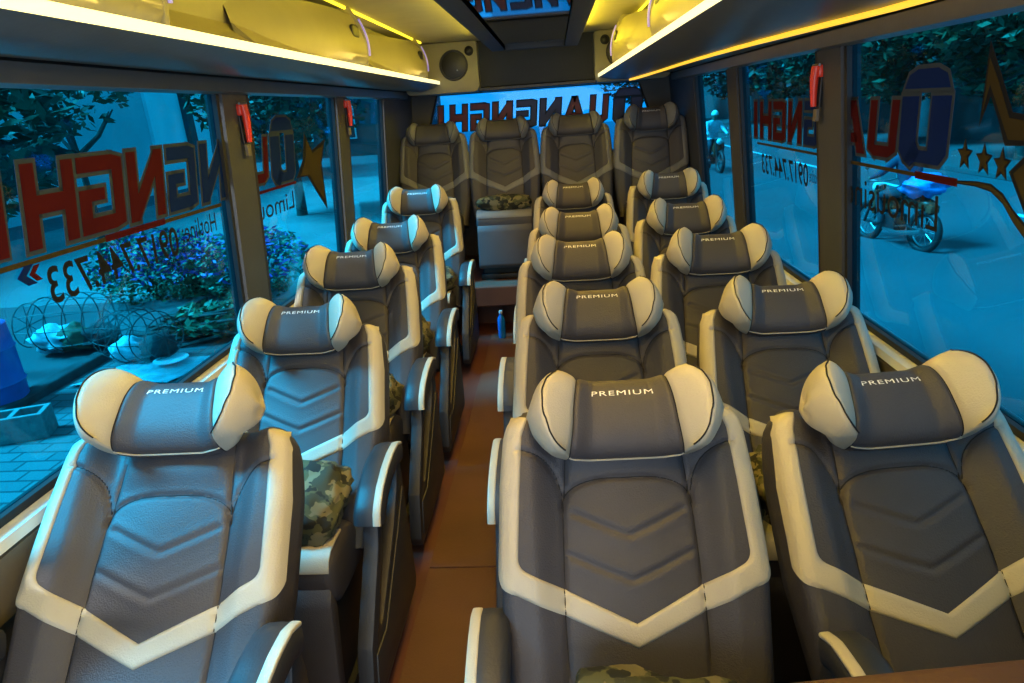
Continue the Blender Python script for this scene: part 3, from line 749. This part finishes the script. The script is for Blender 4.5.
decal([[(ya, 1.459), (yb, 1.459), (yb, 1.472), (ya, 1.472)]], pl, 'd_red', w2, 'ribbon', 0.)
y0_ = W2(14, 266, -1)[0]
decal([[(y0_, 1.435), (y0_+.03, 1.46), (y0_+.06, 1.46), (y0_+.03, 1.435)], [(y0_, 1.435), (y0_+.03, 1.435), (y0_+.06, 1.41), (y0_+.03, 1.41)]], pl, 'd_blue', w, 'arrow_mark', 0.)
decal([[(y0_+.04, 1.435), (y0_+.06, 1.455), (y0_+.08, 1.455), (y0_+.06, 1.435)], [(y0_+.04, 1.435), (y0_+.06, 1.435), (y0_+.08, 1.415), (y0_+.06, 1.415)]], pl, 'd_red', w, 'arrow_mark', 0.0002)
def star_at(s, win, c, R, r, rot, sx, colr='d_gold', edge='d_black'):
    c2 = c; P = star(c[0], c[1], R, r, rot, 5, sx); decal(star_tris(c2, P), SP[s], colr, win, 'star', 0.)
    P = star(c[0], c[1], R*1.12+.004, r*1.18+.004, rot, 5, sx); decal(star_tris(c2, P), SP[s], edge, win, 'star_outline', .0016)
def shape_px(s, win, pts, col, name, depth=0., tri=None):
    Q = [W2(*p, s) for p in pts]
    decal([Q], SP[s], col, win, name, depth)
# long pointed star, left second window
def big_star(s, win, outer):
    Q = [W2(*p, s) for p in outer]
    decal([Q], SP[s], 'd_black', win, 'star_outline', .0016)
    c = np.mean(Q, axis=0); decal([[tuple(c+(np.array(q)-c)*.80) for q in Q]], SP[s], 'd_gold', win, 'star', 0.)
big_star(-1, w2, [(297, 178), (303, 160), (304, 132), (312, 150), (325, 139), (322, 163), (324, 180), (328, 209), (316, 190), (308, 176)])
# right windows
r1, r2 = wins[1, 1], wins[1, 2]
pr = SP[1]
seq(1, [('A', 'd_red', 838, 866, 125, r1), ('U', 'd_red', 869, 897, 125, r1)], 1.515, 1.693); seq(1, [('Q', 'd_blue', 901, 949, 120, r1)], 1.515, 1.775)
seq(1, [('I', 'd_red', 752, 759, 118, r2), ('H', 'd_red', 760, 771, 118, r2), ('G', 'd_red', 773, 785, 118, r2), ('N', 'd_red', 788, 801, 118, r2), ('G', 'd_blue', 804, 818, 118, r2)], 1.515, 1.693)
text_decal('0917.744.733', pr, W2(808, 170, 1)[0], W2(762, 165, 1)[0], 1.335, .10, 'd_black', r2, bold=.012)
text_decal('Hotline:', pr, W2(818, 175, 1)[0], W2(809, 175, 1)[0], 1.36, .055, 'd_black', r2)
text_decal('Limousine', pr, W2(938, 205, 1)[0], W2(846, 192, 1)[0], 1.325, .105, 'd_black', r1)
ya, yb = W2(846, 160, 1)[0], W2(916, 172, 1)[0]
decal([[(ya, 1.472), (yb, 1.472), (yb, 1.484), (ya, 1.484)]], pr, 'd_gold', r1, 'ribbon', .0008)
ya, yb = W2(915, 172, 1)[0], W2(957, 180, 1)[0]
decal([[(ya, 1.467), (yb, 1.467), (yb, 1.489), (ya, 1.489)]], pr, 'd_red', r1, 'ribbon', 0.)
ya, yb = W2(757, 143, 1)[0], W2(818, 152, 1)[0]
decal([[(ya, 1.478), (yb, 1.478), (yb, 1.489), (ya, 1.489)]], pr, 'd_gold', r2, 'ribbon', .0008)
for p in ((964, 155), (983, 160), (1001, 165)): star_at(1, r1, W2(*p, 1), .035, .014, 90, .8)
def swoosh(win, s, pts, w0, w1, col, depth):
    Q = []
    for (x, y), ww in zip(pts, np.linspace(w0, w1, len(pts))): Q.append((x, y, ww))
    polys = []
    for (a, b, c), (d, e, f) in zip(Q[:-1], Q[1:]): polys.append([W2(a, b-c, s), W2(d, e-f, s), W2(d, e+f, s), W2(a, b+c, s)])
    decal(polys, SP[s], col, win, 'ribbon', depth)
sw = [(955, 182), (975, 184), (990, 188), (1002, 199), (1012, 216), (1024, 232), (1045, 262)]
swoosh(r1, 1, sw, 1.6, 9, 'd_black', .0016); swoosh(r1, 1, sw, .4, 6, 'd_gold', 0.)
for poly, col, dp in (([(978, 127), (984, 85), (990, 40), (1001, 75), (1012, 112), (1034, 116), (1034, 146), (1004, 146), (997, 118), (990, 96)], 'd_black', .0016),
                      ([(982, 112), (986, 88), (990, 58), (998, 80), (1009, 118), (1034, 122), (1034, 141), (1008, 140), (1001, 118), (990, 84)], 'd_gold', 0.),
                      ([(1008, 172), (1030, 150), (1060, 150), (1060, 245), (1024, 215)], 'd_black', .0016), ([(1013, 174), (1032, 156), (1055, 156), (1055, 235), (1026, 208)], 'd_gold', 0.)):
    Q = [W2(*p, 1) for p in poly]; decal([Q], pr, col, r1, 'star', dp)
# rear window writing
rpl = lambda a, b, d: (a, 6.2185+d, b)
cols = dict(zip(range(9), ['r_blue', 'r_red', 'r_red', 'r_blue', 'r_blue', 'r_red', 'r_red', 'r_red', 'r_red']))
xr = [(.86, .56), (.50, .33), (.27, .07), (.01, -.17), (-.22, -.39), (-.43, -.59), (-.63, -.77), (-.80, -.93), (-.94, -1.03)]
xs_ = np.array([.80, .50, .30, .08, -.14, -.36, -.57, -.77, -.96])
wd_ = [.24, .15, .19, .18, .17, .17, .16, .15, .10]
for i, ch in enumerate('QUANGNGHI'):
    zt = 1.80-.0*i; letter(ch, cols[i], xs_[i]-.02, xs_[i]-.02-wd_[i], (1.58 if ch != 'Q' else 1.56), zt+(.04 if ch == 'Q' else 0), 0, rear_w, .02, rpl)

# ------------------------------------------------------------------ small cabin fittings
def hammer(px, py, s, lab):
    r = px_ray(px, py); z = 1.75
    for _ in range(12): t = (wx(z, s)-s*.04)/r.x; z = H+r.z*t
    y = r.y*t; x = wx(z, s)-s*.027
    root = empty('emergency_hammer', lab, 'hammer', (x, y, z), 0, 'red emergency hammers on the window pillars')
    mb = MB(); mb.box(-.012, .012, -.024, .024, .03, .075, .006); mb.tube([(-s*.014, 0, .07), (-s*.018, 0, .03), (-s*.016, 0, -.03), (-s*.012, 0, -.075)], [.017, .016, .013, .011], 10)
    mb.build('handle', 'red', root, True)
    mb = MB(); mb.tube([(-s*.014, -.032, .075), (-s*.014, .032, .075)], [.005, .005], 8); mb.build('hammer_head', 'chrome', root, True)
    MB().box(-.006, .006, -.016, .016, -.13, -.085, .002).build('holder', 'beige', root)
    MB().box(*( (-.008, .0) if s < 0 else (0., .008)), -.02, .02, -.08, .09, .002).build('bracket', 'black', root)
hammer(246, 123, -1, 'red emergency hammer on the nearer left window pillar'); hammer(349, 113, -1, 'red emergency hammer on the farther left window pillar'); hammer(815, 86, 1, 'red emergency hammer on the right window pillar')
mb = MB(); mb.lathe([(.028, 0), (.030, .01), (.030, .15), (.024, .17), (.012, .19), (.012, .21)], (0, 0, 0), 20)
bt = mb.build('water_bottle', ['bottle'], None, True); bt.location = (-.49, 4.93, .012); tag(bt, 'blue water bottle on the aisle floor before the rear platform', 'bottle')
mb = MB(); mb.lathe([(.014, .205), (.014, .225)], (0, 0, 0), 16); mb.build('cap', 'white', bt, True)
# padded brown partition rail near the camera
pr_ = empty('partition', 'brown padded partition rail at the lower right of the cabin front', 'partition', (.62, .512, 0), .117)
def prt(name, m, *a): o = MB().box(*a).build(name, m, pr_, True, 30); return o
prt('top_rail', 'darkbrown', -.42, .40, -.03, .045, 1.13, 1.20, .014, 3); prt('panel', 'wall', -.40, .38, -.012, .004, .05, 1.14, .003)
prt('post', 'black', -.40, -.37, -.015, .008, 0, 1.14, .003); prt('post', 'black', .35, .38, -.015, .008, 0, 1.14, .003)

# ------------------------------------------------------------------ outside
ZG = -.8
struct(MB().box(-60, 60, -15, 90, ZG-.3, ZG).build('ground', 'asphalt'))
o = MB().box(-15, -5.63, -2, 9.4, ZG, ZG+.10, .02).build('pavement_slab', 'concrete'); struct(o)
o = MB().box(-5.45, -2.0, -2, 7.2, ZG, ZG+.03, .01).build('paved_strip', 'tiles'); struct(o)
o = MB().box(-5.63, -5.45, -2, 9.4, ZG, ZG+.13, .03).build('kerb', 'kerb'); struct(o)
o = MB().box(-15, -2.2, 9.4, 30, ZG, ZG+.02).build('concrete_yard', 'lightroad'); struct(o)  # paler patch stands in for brightly lit ground
# building behind the left windows
b = empty('building', 'blue-grey building wall with pale panel beyond the left windows', 'building', (-17.5, 26, ZG))
MB().box(-1, 0, -22, 2.6, 0, 9).build('wall', 'facade', b)
MB().box(-.9, .15, 2.6, 9.2, 0, 9).build('pale_panel', 'facade2', b); MB().box(-.9, .15, 9.2, 12, 0, 9).build('far_wall', 'facade', b)
mb = MB(); mb.box(-.9, .4, 5.2, 5.75, 0, 9); mb.build('pillar', 'concrete', b)
MB().box(-.95, .2, -22, 2.5, 5.4, 5.6).build('cornice', 'facade2', b)
# dark wall past the second left window
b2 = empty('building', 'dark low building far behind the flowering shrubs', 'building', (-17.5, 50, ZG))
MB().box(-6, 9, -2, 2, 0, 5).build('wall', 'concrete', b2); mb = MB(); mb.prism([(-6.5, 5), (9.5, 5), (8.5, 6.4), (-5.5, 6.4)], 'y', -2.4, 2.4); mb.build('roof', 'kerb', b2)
for i in range(4): 
    f = MB().box(-4.5+3.2*i, -3+3.2*i, -2.08, -1.98, 1.2, 3.4, .02).build('window_frame', 'facade2', b2)
    MB().box(-4.4+3.2*i, -3.1+3.2*i, -2.12, -2.07, 1.3, 3.3).build('pane', 'rubber', f)

def leafball(n, R, size, m='leaf', seed=1, flat=1., m2=None, frac=0.):
    rnd = random.Random(seed); mb = MB()
    V = []; Fc = []; fm = []
    for i in range(n):
        while True:
            p = Vector((rnd.uniform(-1, 1), rnd.uniform(-1, 1), rnd.uniform(-1, 1)))
            if p.length < 1 and mnoise.noise(p*2.2+Vector((seed, 0, 0))) > -.18: break
        c = Vector((p.x*R[0], p.y*R[1], p.z*R[2])); a = Vector((rnd.gauss(0, 1), rnd.gauss(0, 1), rnd.gauss(0, .5))).normalized(); b_ = a.cross(Vector((rnd.gauss(0, 1), rnd.gauss(0, 1), rnd.gauss(0, 1)))).normalized()
        s1 = size*rnd.uniform(.6, 1.3); k = len(V); V += [c-a*s1, c+b_*s1*.4, c+a*s1, c-b_*s1*.4]; Fc.append([k, k+1, k+2, k+3]); fm.append(1 if rnd.random() < frac and p.z > -.2 else 0)
    return V, Fc, fm
def tree(name, loc, h, R, n, size, label, group, seed, lean=0., crown_z=None):
    root = empty(name, label, 'tree', loc, 0, group)
    cz = crown_z or h
    mb = MB(); pts = [(lean*t*h, .1*math.sin(3*t), t*cz) for t in np.linspace(0, 1, 8)]; mb.tube(pts, list(np.linspace(.16, .05, 8)*(1 if h > 3 else .6)), 10)
    for k in range(5):
        a = k*1.3; p = Vector(pts[5]); mb.tube([p, p+Vector((math.cos(a)*R[0]*.4, math.sin(a)*R[1]*.4, R[2]*.35)), p+Vector((math.cos(a)*R[0]*.7, math.sin(a)*R[1]*.7, R[2]*.8))], [.05, .03, .012], 6)
    mb.build('trunk', 'bark', root, True)
    V, Fc, fm = leafball(n, R, size, seed=seed); o = new_obj('foliage', V, Fc, 'leaf', root); o.location = (lean*h, 0, cz+R[2]*.35)
    return root
tree('leafy_tree', (-7.25, 6.15, ZG), 2.0, (.95, 1.0, .85), 1500, .11, 'dark leafy tree at the far left beside the blue-grey building', None, 3, .78, 2.35)
tree('leafy_tree', (-8.3, 11.2, ZG), 2.0, (1.2, 1.2, .9), 700, .11, 'slim tree trunk with sparse leaves in front of the blue-grey wall', None, 5, 0., 3.15)
tree('leafy_tree', (-7.4, 18.6, ZG), 4, (2.5, 2.5, 2.2), 4200, .15, 'bushy tree seen through the second left window', None, 8, 0., 2.9)
tr = None
for i, (x, y, sc) in enumerate([(13.5, 20.5, 1.05), (13.5, 28, 1.1), (14.5, 36, 1.15), (14.5, 45, 1.25), (14, 55, 1.35), (8, 68, 1.4)]):
    lab = ['dark roadside tree behind the big gold star at the right edge of the view', 'dark roadside tree above the large blue letter on the near right window', 'dark roadside tree behind the right window pillar with the hammer', 'dark roadside tree seen through the second right window', 'dark roadside tree seen through the small rear right window', 'farthest dark tree, above the right end of the rear window'][i]
    if tr is None: tr = t_ = tree('roadside_tree', (x, y, ZG), 4.6, (3.1, 3.1, 3.2), 9000, .19, lab, 'dark trees along the far side of the road', 11, 0., 3.6)
    else: t_ = copy_tree(tr); t_.location = (x, y, ZG); t_['label'] = lab; t_.rotation_euler = (0, 0, i*1.1)
    t_.scale = (sc, sc, sc)
o = MB().box(16.5, 17.2, -5, 80, ZG, ZG+4.2, .05).build('roadside_wall', 'concrete'); tag(o, 'long dark wall behind the roadside trees', 'wall')
o = MB().box(11.2, 16.4, -5, 80, ZG, ZG+.14, .02).build('roadside_pavement', 'concrete'); struct(o)
# flowering shrubs
for i, (px, py, rr, lab) in enumerate([(180, 305, .95, 'purple-flowering shrub behind the phone number on the left window'), (225, 300, .85, 'purple-flowering shrub half behind the nearer left pillar'), (285, 300, .9, 'purple-flowering shrub at the bottom of the second left window')]):
    p = on_z(px, py, ZG); root = empty('flowering_shrub', lab, 'shrub', (p.x-.5, p.y+.3, ZG), 0, 'flowering shrubs in the yard')
    V, Fc, fm = leafball(2400, (rr, rr, rr*.62), .055, seed=20+i, frac=.38); o = new_obj('foliage', V, Fc, None, root, mats=['leaf2', 'flower'], fm=fm); o.location = (0, 0, rr*.6)
    mb = MB(); 
    for k in range(5): mb.tube([(0, 0, 0), (.2*math.cos(k*1.26), .2*math.sin(k*1.26), .35), (.45*math.cos(k*1.26), .45*math.sin(k*1.26), .75)], [.03, .02, .01], 6)
    mb.build('stems', 'bark', root, True)
# wire baskets on the pavement
def basket(px, py, R, L, rz, label, seed, contents):
    p = on_z(px, py, ZG+.1); root = empty('wire_basket', label, 'basket', (p.x, p.y, p.z+(0.02 if p.x < -5.6 else -.06)), rz, 'wire baskets on the pavement')
    mb = MB()
    for t in np.linspace(-L/2, L/2, 6):
        q = R*(1-.25*(t/L*2)**2); mb.tube([(t, q*math.cos(a), R*.85+q*.85*math.sin(a)) for a in np.linspace(0, 2*PI, 25)[:-1]], .007, 5, closed=True)
    for a in np.linspace(0, 2*PI, 11)[:-1]: mb.tube([(t, R*(1-.25*(t/L*2)**2)*math.cos(a), R*.85+.85*R*(1-.25*(t/L*2)**2)*math.sin(a)) for t in np.linspace(-L/2, L/2, 7)], .005, 4)
    for sg in (-1, 1):
        for a in np.linspace(0, PI, 5)[:-1]: q = .75*R; mb.tube([(sg*L/2, q*math.cos(a), R*.85+q*.85*math.sin(a)), (sg*L/2, -q*math.cos(a), R*.85-q*.85*math.sin(a))], .006, 4)
    mb.build('wire_cage', 'wire', root)
    for k, (dx, dy, r, m_) in enumerate(contents):
        o = MB().ball((0, 0, 0), (r*1.25, r, r*.8), 20, 12, .5, seed+k).build('filled_sack', m_, None, True, 80); o.location = (p.x+dx, p.y+dy, root.location.z+r*.7+.03)
        tag(o, ('pale' if m_ == 'cloth' else 'brown' if m_ == 'brownbag' else 'dark')+' lumpy sack inside the '+('left' if px < 100 else 'right')+' wire basket', 'sack')
basket(82, 350, .41, 1.02, .15, 'left wire basket on the kerbside concrete', 3, [(-.22, -.1, .20, 'cloth'), (.0, -.05, .19, 'brownbag'), (.28, 0, .18, 'kerb')])
basket(144, 356, .37, .78, -.25, 'right wire basket beside the spread tarpaulin', 9, [(-.15, 0, .17, 'cloth'), (.17, .05, .18, 'kerb')])
p = on_z(152, 372, ZG+.03); n = 24; V = []; 
for i in range(n):
    for j in range(n): a, b_ = i/(n-1)-.5, j/(n-1)-.5; V.append((p.x+a*1.1+.3*b_, p.y+b_*.75, ZG+.045+.02*mnoise.noise(Vector((a*5, b_*5, 0)))+.008))
Fc = [[i*n+j, i*n+j+1, (i+1)*n+j+1, (i+1)*n+j] for i in range(n-1) for j in range(n-1)]
k = len(V); V += [(x, y, z-.008) for x, y, z in V]; Fc += [[k+a for a in f[::-1]] for f in Fc]
mb = MB(); mb.add(V, Fc); o = mb.build('tarpaulin', 'cloth', None, True, 80); tag(o, 'pale crumpled tarpaulin spread on the paving by the baskets', 'tarpaulin')
o = MB().lathe([(.04, 0), (.12, .01), (.19, .035), (.185, .042), (.11, .02), (.001, .018)], (0, 0, 0), 28).build('basin', 'facade2', None, True); q = on_z(172, 362, ZG+.06); o.location = (q.x, q.y, ZG+.065); tag(o, 'round pale dish lying on the tarpaulin', 'dish')
# pile of dark branches
p = on_z(222, 335, ZG); root = empty('branch_pile', 'heap of dark cut branches beyond the tarpaulin', 'branches', (p.x, p.y, ZG)); mb = MB(); rnd = random.Random(4)
for k in range(26):
    a = rnd.uniform(-.5, .5); c = Vector((rnd.uniform(-.4, .4), rnd.uniform(-.3, .3), rnd.uniform(.03, .3))); d = Vector((math.cos(a), math.sin(a), rnd.uniform(-.1, .25)))*rnd.uniform(.4, .8); d.z = min(d.z, c.z-.02) if d.z > 0 else max(d.z, -c.z+.02)
    mb.tube([c-d, c+Vector((0, 0, .03)), c+d], [.02, .028, .012], 6)
mb.build('branches', 'bark', root, True)
V, Fc, fm = leafball(500, (.7, .5, .2), .08, seed=40); o = new_obj('withered_leaves', V, Fc, 'leaf2', root); o.location = (0, 0, .25)
# hollow cinder block and blue barrel
p = on_z(22, 437, ZG+.03); mb = MB()
mb.box(-.26, .26, -.13, -.09, 0, .24, .006); mb.box(-.26, .26, .09, .13, 0, .24, .006)
for x in (-.26, -.025, .215): mb.box(x, x+.045, -.09, .09, 0, .24, .003)
o = mb.build('concrete_block', 'block'); o.location = (p.x, p.y, ZG+.031); o.rotation_euler = (0, 0, .35); tag(o, 'hollow concrete block on the paving next to the blue barrel', 'block')
p = on_z(-8, 418, ZG+.03); o = MB().lathe([(.24, 0), (.27, .02), (.28, .25), (.295, .27), (.28, .29), (.28, .60), (.295, .62), (.28, .64), (.27, .86), (.24, .88), (.05, .885)], (0, 0, 0), 28).build('barrel', 'barrel', None, True, 50); o.location = (p.x-.12, p.y+.25, ZG+.031); tag(o, 'blue plastic barrel at the left edge behind the concrete block', 'barrel')

# motorcycles with riders
def motorcycle(loc, rz, label, scale=1.):
    root = empty('motorcycle', label, 'motorcycle', loc, rz); root.scale = (scale,)*3
    for x in (-.62, .62):
        mb = MB(); R = .29; mb.tube([(x+R*math.cos(a), 0, R+.01+R*math.sin(a)-.0) for a in np.linspace(0, 2*PI, 33)[:-1]], .052, 10, closed=True)
        wh = mb.build('wheel', 'rubber', root, True)
        mb = MB(); mb.tube([(x, -.07, R+.01), (x, .07, R+.01)], .045, 12)
        mb.tube([(x+.23*math.cos(a), 0, R+.01+.23*math.sin(a)) for a in np.linspace(0, 2*PI, 25)[:-1]], .014, 6, closed=True)
        for k in range(10): a = k*PI/5; mb.tube([(x, 0, R+.01), (x+.23*math.cos(a), 0, R+.01+.23*math.sin(a))], .006, 5)
        mb.build('spokes', 'chrome', wh, True)
    mb = MB()   # frame, fork, engine
    for y in (-.09, .09): mb.tube([(.62, y, .30), (.50, y, .62), (.42, y*.8, .92)], .022, 8); mb.tube([(-.62, y, .30), (-.35, y, .36), (-.05, y, .30)], .020, 8); mb.tube([(-.60, y, .36), (-.48, y, .66)], .022, 8)
    mb.tube([(.42, 0, .90), (.22, 0, .55), (.0, 0, .30)], .035, 8); mb.box(-.12, .16, -.13, .13, .22, .50, .04)
    mb.build('frame', 'black', root, True)
    mb = MB(); mb.tube([(.1, .14, .26), (-.2, .15, .24), (-.62, .17, .30), (-.75, .17, .34)], [.02, .03, .045, .04], 10); mb.build('exhaust', 'chrome', root, True)
    mb = MB(); mb.ball((.20, 0, .66), (.24, .13, .12), 16, 10, p=.8); mb.ball((-.45, 0, .72), (.30, .12, .09), 16, 10, p=.8); mb.box(.35, .42, -.14, .14, .45, .85, .03); mb.build('bodywork', 'red', root, True)
    mb = MB(); mb.box(-.55, .08, -.12, .12, .77, .84, .03); mb.build('saddle', 'seam', root, True)
    mb = MB(); mb.tube([(.36, -.34, 1.02), (.42, -.12, .98), (.42, .12, .98), (.36, .34, 1.02)], .014, 8)
    for y in (-.25, .25): mb.tube([(.40, y, 1.0), (.44, y*1.15, 1.20)], .006, 6); mb.ball((.44, y*1.15, 1.22), (.012, .055, .035), 12, 8)
    mb.build('handlebar', 'chrome', root, True)
    mb = MB(); mb.ball((.50, 0, .88), (.07, .09, .09), 16, 10); mb.build('headlamp', 'white', root, True)
    mb = MB(); mb.box(-.78, -.66, -.08, .08, .60, .72, .02); mb.build('tail_lamp', 'red', root, True)
    return root
def rider(loc, rz, label, jacket, scale=1.):
    """seated figure grown with a skin modifier, leaning to the handlebar"""
    J = {'pel': (-.22, 0, .90), 'sp': (-.18, 0, 1.10), 'ch': (-.10, 0, 1.32), 'nk': (-.06, 0, 1.45), 'hd': (-.02, 0, 1.56)}
    E = [('pel', 'sp'), ('sp', 'ch'), ('ch', 'nk')]; R = {'pel': .15, 'sp': .14, 'ch': .155, 'nk': .06}
    for s, q in ((-1, 'a'), (1, 'b')):
        J.update({'sh'+q: (-.09, s*.19, 1.38), 'el'+q: (.10, s*.27, 1.16), 'wr'+q: (.31, s*.29, 1.07), 'ha'+q: (.375, s*.29, 1.045)})
        J.update({'hi'+q: (-.18, s*.10, .88), 'kn'+q: (.22, s*.19, .78), 'an'+q: (.10, s*.19, .36), 'to'+q: (.28, s*.19, .30)})
        E += [('ch', 'sh'+q), ('sh'+q, 'el'+q), ('el'+q, 'wr'+q), ('wr'+q, 'ha'+q), ('pel', 'hi'+q), ('hi'+q, 'kn'+q), ('kn'+q, 'an'+q), ('an'+q, 'to'+q)]
        R.update({'sh'+q: .075, 'el'+q: .052, 'wr'+q: .036, 'ha'+q: .035, 'hi'+q: .11, 'kn'+q: .072, 'an'+q: .045, 'to'+q: .04})
    E.append(('nk', 'hd')); R['hd'] = .05
    ks = list(J); me = bpy.data.meshes.new('body'); me.from_pydata([J[k] for k in ks], [(ks.index(a), ks.index(b)) for a, b in E], [])
    o = bpy.data.objects.new('person', me); C.objects.link(o); md = o.modifiers.new('s', 'SKIN')
    for k, sv in zip(ks, me.skin_vertices[0].data): sv.radius = (R[k], R[k]*(1.15 if k in ('ch', 'sp', 'pel') else 1)); sv.use_root = (k == 'pel')
    md.use_smooth_shade = True; o.modifiers.new('sub', 'SUBSURF').levels = 2; bpy.context.view_layer.update()
    m2 = bpy.data.meshes.new_from_object(o.evaluated_get(bpy.context.evaluated_depsgraph_get())); bpy.data.objects.remove(o)
    for x in (jacket, 'trousers', 'skin', 'black'): m2.materials.append(M[x])
    for p_ in m2.polygons:
        c = p_.center; p_.use_smooth = True
        p_.material_index = 2 if (c.z > 1.47 or (c.x > .315 and c.z > .95)) else 3 if c.z < .36 else 1 if (c.z < .93) else 0
    o = bpy.data.objects.new('person', m2); C.objects.link(o); o.location = loc; o.rotation_euler = (0, 0, rz); o.scale = (scale,)*3
    tag(o, label, 'person')
    mb = MB(); mb.ball((0, 0, 1.60), (.095, .078, .12), 20, 14); mb.ball((.095, 0, 1.585), (.022, .013, .02), 8, 6)
    for s in (-1, 1): mb.ball((-.0, s*.08, 1.59), (.02, .012, .03), 8, 6)
    mb.cur = 1
    for s in (-1, 1): mb.ball((.083, s*.03, 1.615), (.012, .013, .009), 8, 6)
    mb.ball((.085, 0, 1.545), (.010, .025, .007), 8, 6)
    hd = mb.build('head', ['skin', 'seam'], o, True)
    mb = MB(); n_, m_ = 20, 8; V = []; Fc = []
    for i in range(m_+1):
        ph = PI*.56*i/m_
        for k in range(n_): t = 2*PI*k/n_; V.append((-.008+.125*math.sin(ph)*math.cos(t), .105*math.sin(ph)*math.sin(t), 1.63+.12*math.cos(ph)))
    Fc = [[i*n_+k, (i+1)*n_+k, (i+1)*n_+(k+1) % n_, i*n_+(k+1) % n_] for i in range(m_) for k in range(n_)]; mb.add(V, Fc)
    mb.build('helmet', 'd_blue' if jacket == 'jacket' else 'white', o, True)
    return o
pR, pF = on_z(908, 247, ZG), on_z(878, 240, ZG); rz = math.atan2(pF.y-pR.y, pF.x-pR.x)
c = (pR+pF)/2; rz = math.radians(104)
motorcycle((c.x, c.y, ZG), rz, 'motorcycle carrying a blue bag on the road outside the near right window')
rider((c.x, c.y, ZG), rz, 'person in a dark purple jacket riding the motorcycle with the blue bag', 'jacket')
o = MB().ball((0, 0, 0), (.26, .33, .17), 24, 14, .45, 4).build('plastic_bag', 'bag', None, True, 80); d = Vector((math.cos(rz), math.sin(rz), 0)); o.location = (c.x-d.x*.52, c.y-d.y*.52, ZG+1.0); o.rotation_euler = (0, 0, rz); tag(o, 'blue plastic bag tied behind the rider on the motorcycle', 'bag')
p = on_z(713, 171, ZG); motorcycle((p.x, p.y, ZG), math.radians(-85), 'motorcycle approaching, seen through the small rear right window', 1.15)
rider((p.x, p.y, ZG), math.radians(-85), 'person in a pale raincoat riding the approaching motorcycle', 'raincoat', 1.15)
# pale painted line on the road
for i in range(6):
    o = MB().box(8.6, 8.75, 4+6*i, 7+6*i, ZG+.001, ZG+.006).build('road_marking', 'cloth'); struct(o)

# ------------------------------------------------------------------ light
def area(name, loc, rot, sx, sy_, col, e, spread=180):
    l = bpy.data.lights.new(name, 'AREA'); l.shape = 'RECTANGLE'; l.size = sx; l.size_y = sy_; l.color = col; l.energy = e; l.spread = math.radians(spread)
    o = bpy.data.objects.new(name, l); C.objects.link(o); o.location = loc; o.rotation_euler = rot; return o
YEL = (1, .70, .16)
for s, x in ((-1, hx0-.03), (1, hx1+.03)):
    area('cove_light', (x, 2.3, 2.265), (0, s*math.radians(-62), 0), .04, 6.0, (1, .66, .05), 7)
area('cabin_lamp', (-.12, .9, 2.14), (0, 0, 0), .3, 1.2, (1, .60, .12), 18)
area('cabin_lamp', (-.12, 3.4, 2.14), (0, 0, 0), .3, 2.6, (1, .58, .09), 24)
area('rack_light', (-.95, 2.4, 2.03), (0, math.radians(115), 0), .03, 6.2, (1, .72, .2), 1.6)
area('rack_light', (.47, 2.4, 2.05), (0, math.radians(-115), 0), .03, 6.2, (1, .72, .2), 1.6)
area('windscreen_daylight', (0, -1.55, 1.5), (math.radians(80), 0, 0), 2.2, 1.1, (.80, .84, 1), 36)
w = bpy.data.worlds.new('sky'); bpy.context.scene.world = w; w.use_nodes = True; nt = w.node_tree
bg = nt.nodes['Background']; bg.inputs['Color'].default_value = (.58, .88, 1, 1); bg.inputs['Strength'].default_value = 1.6
sun = bpy.data.lights.new('sun', 'SUN'); sun.energy = 24; sun.angle = math.radians(18); sun.color = (.9, .95, 1); so = bpy.data.objects.new('sun', sun); C.objects.link(so); so.rotation_euler = Vector((.64, .10, -.76)).to_track_quat('-Z', 'Y').to_euler()
vs = bpy.context.scene.view_settings; vs.view_transform = 'Standard'; vs.look = 'None'; vs.gamma = 1; vs.exposure = 0; vs.use_curve_mapping = False
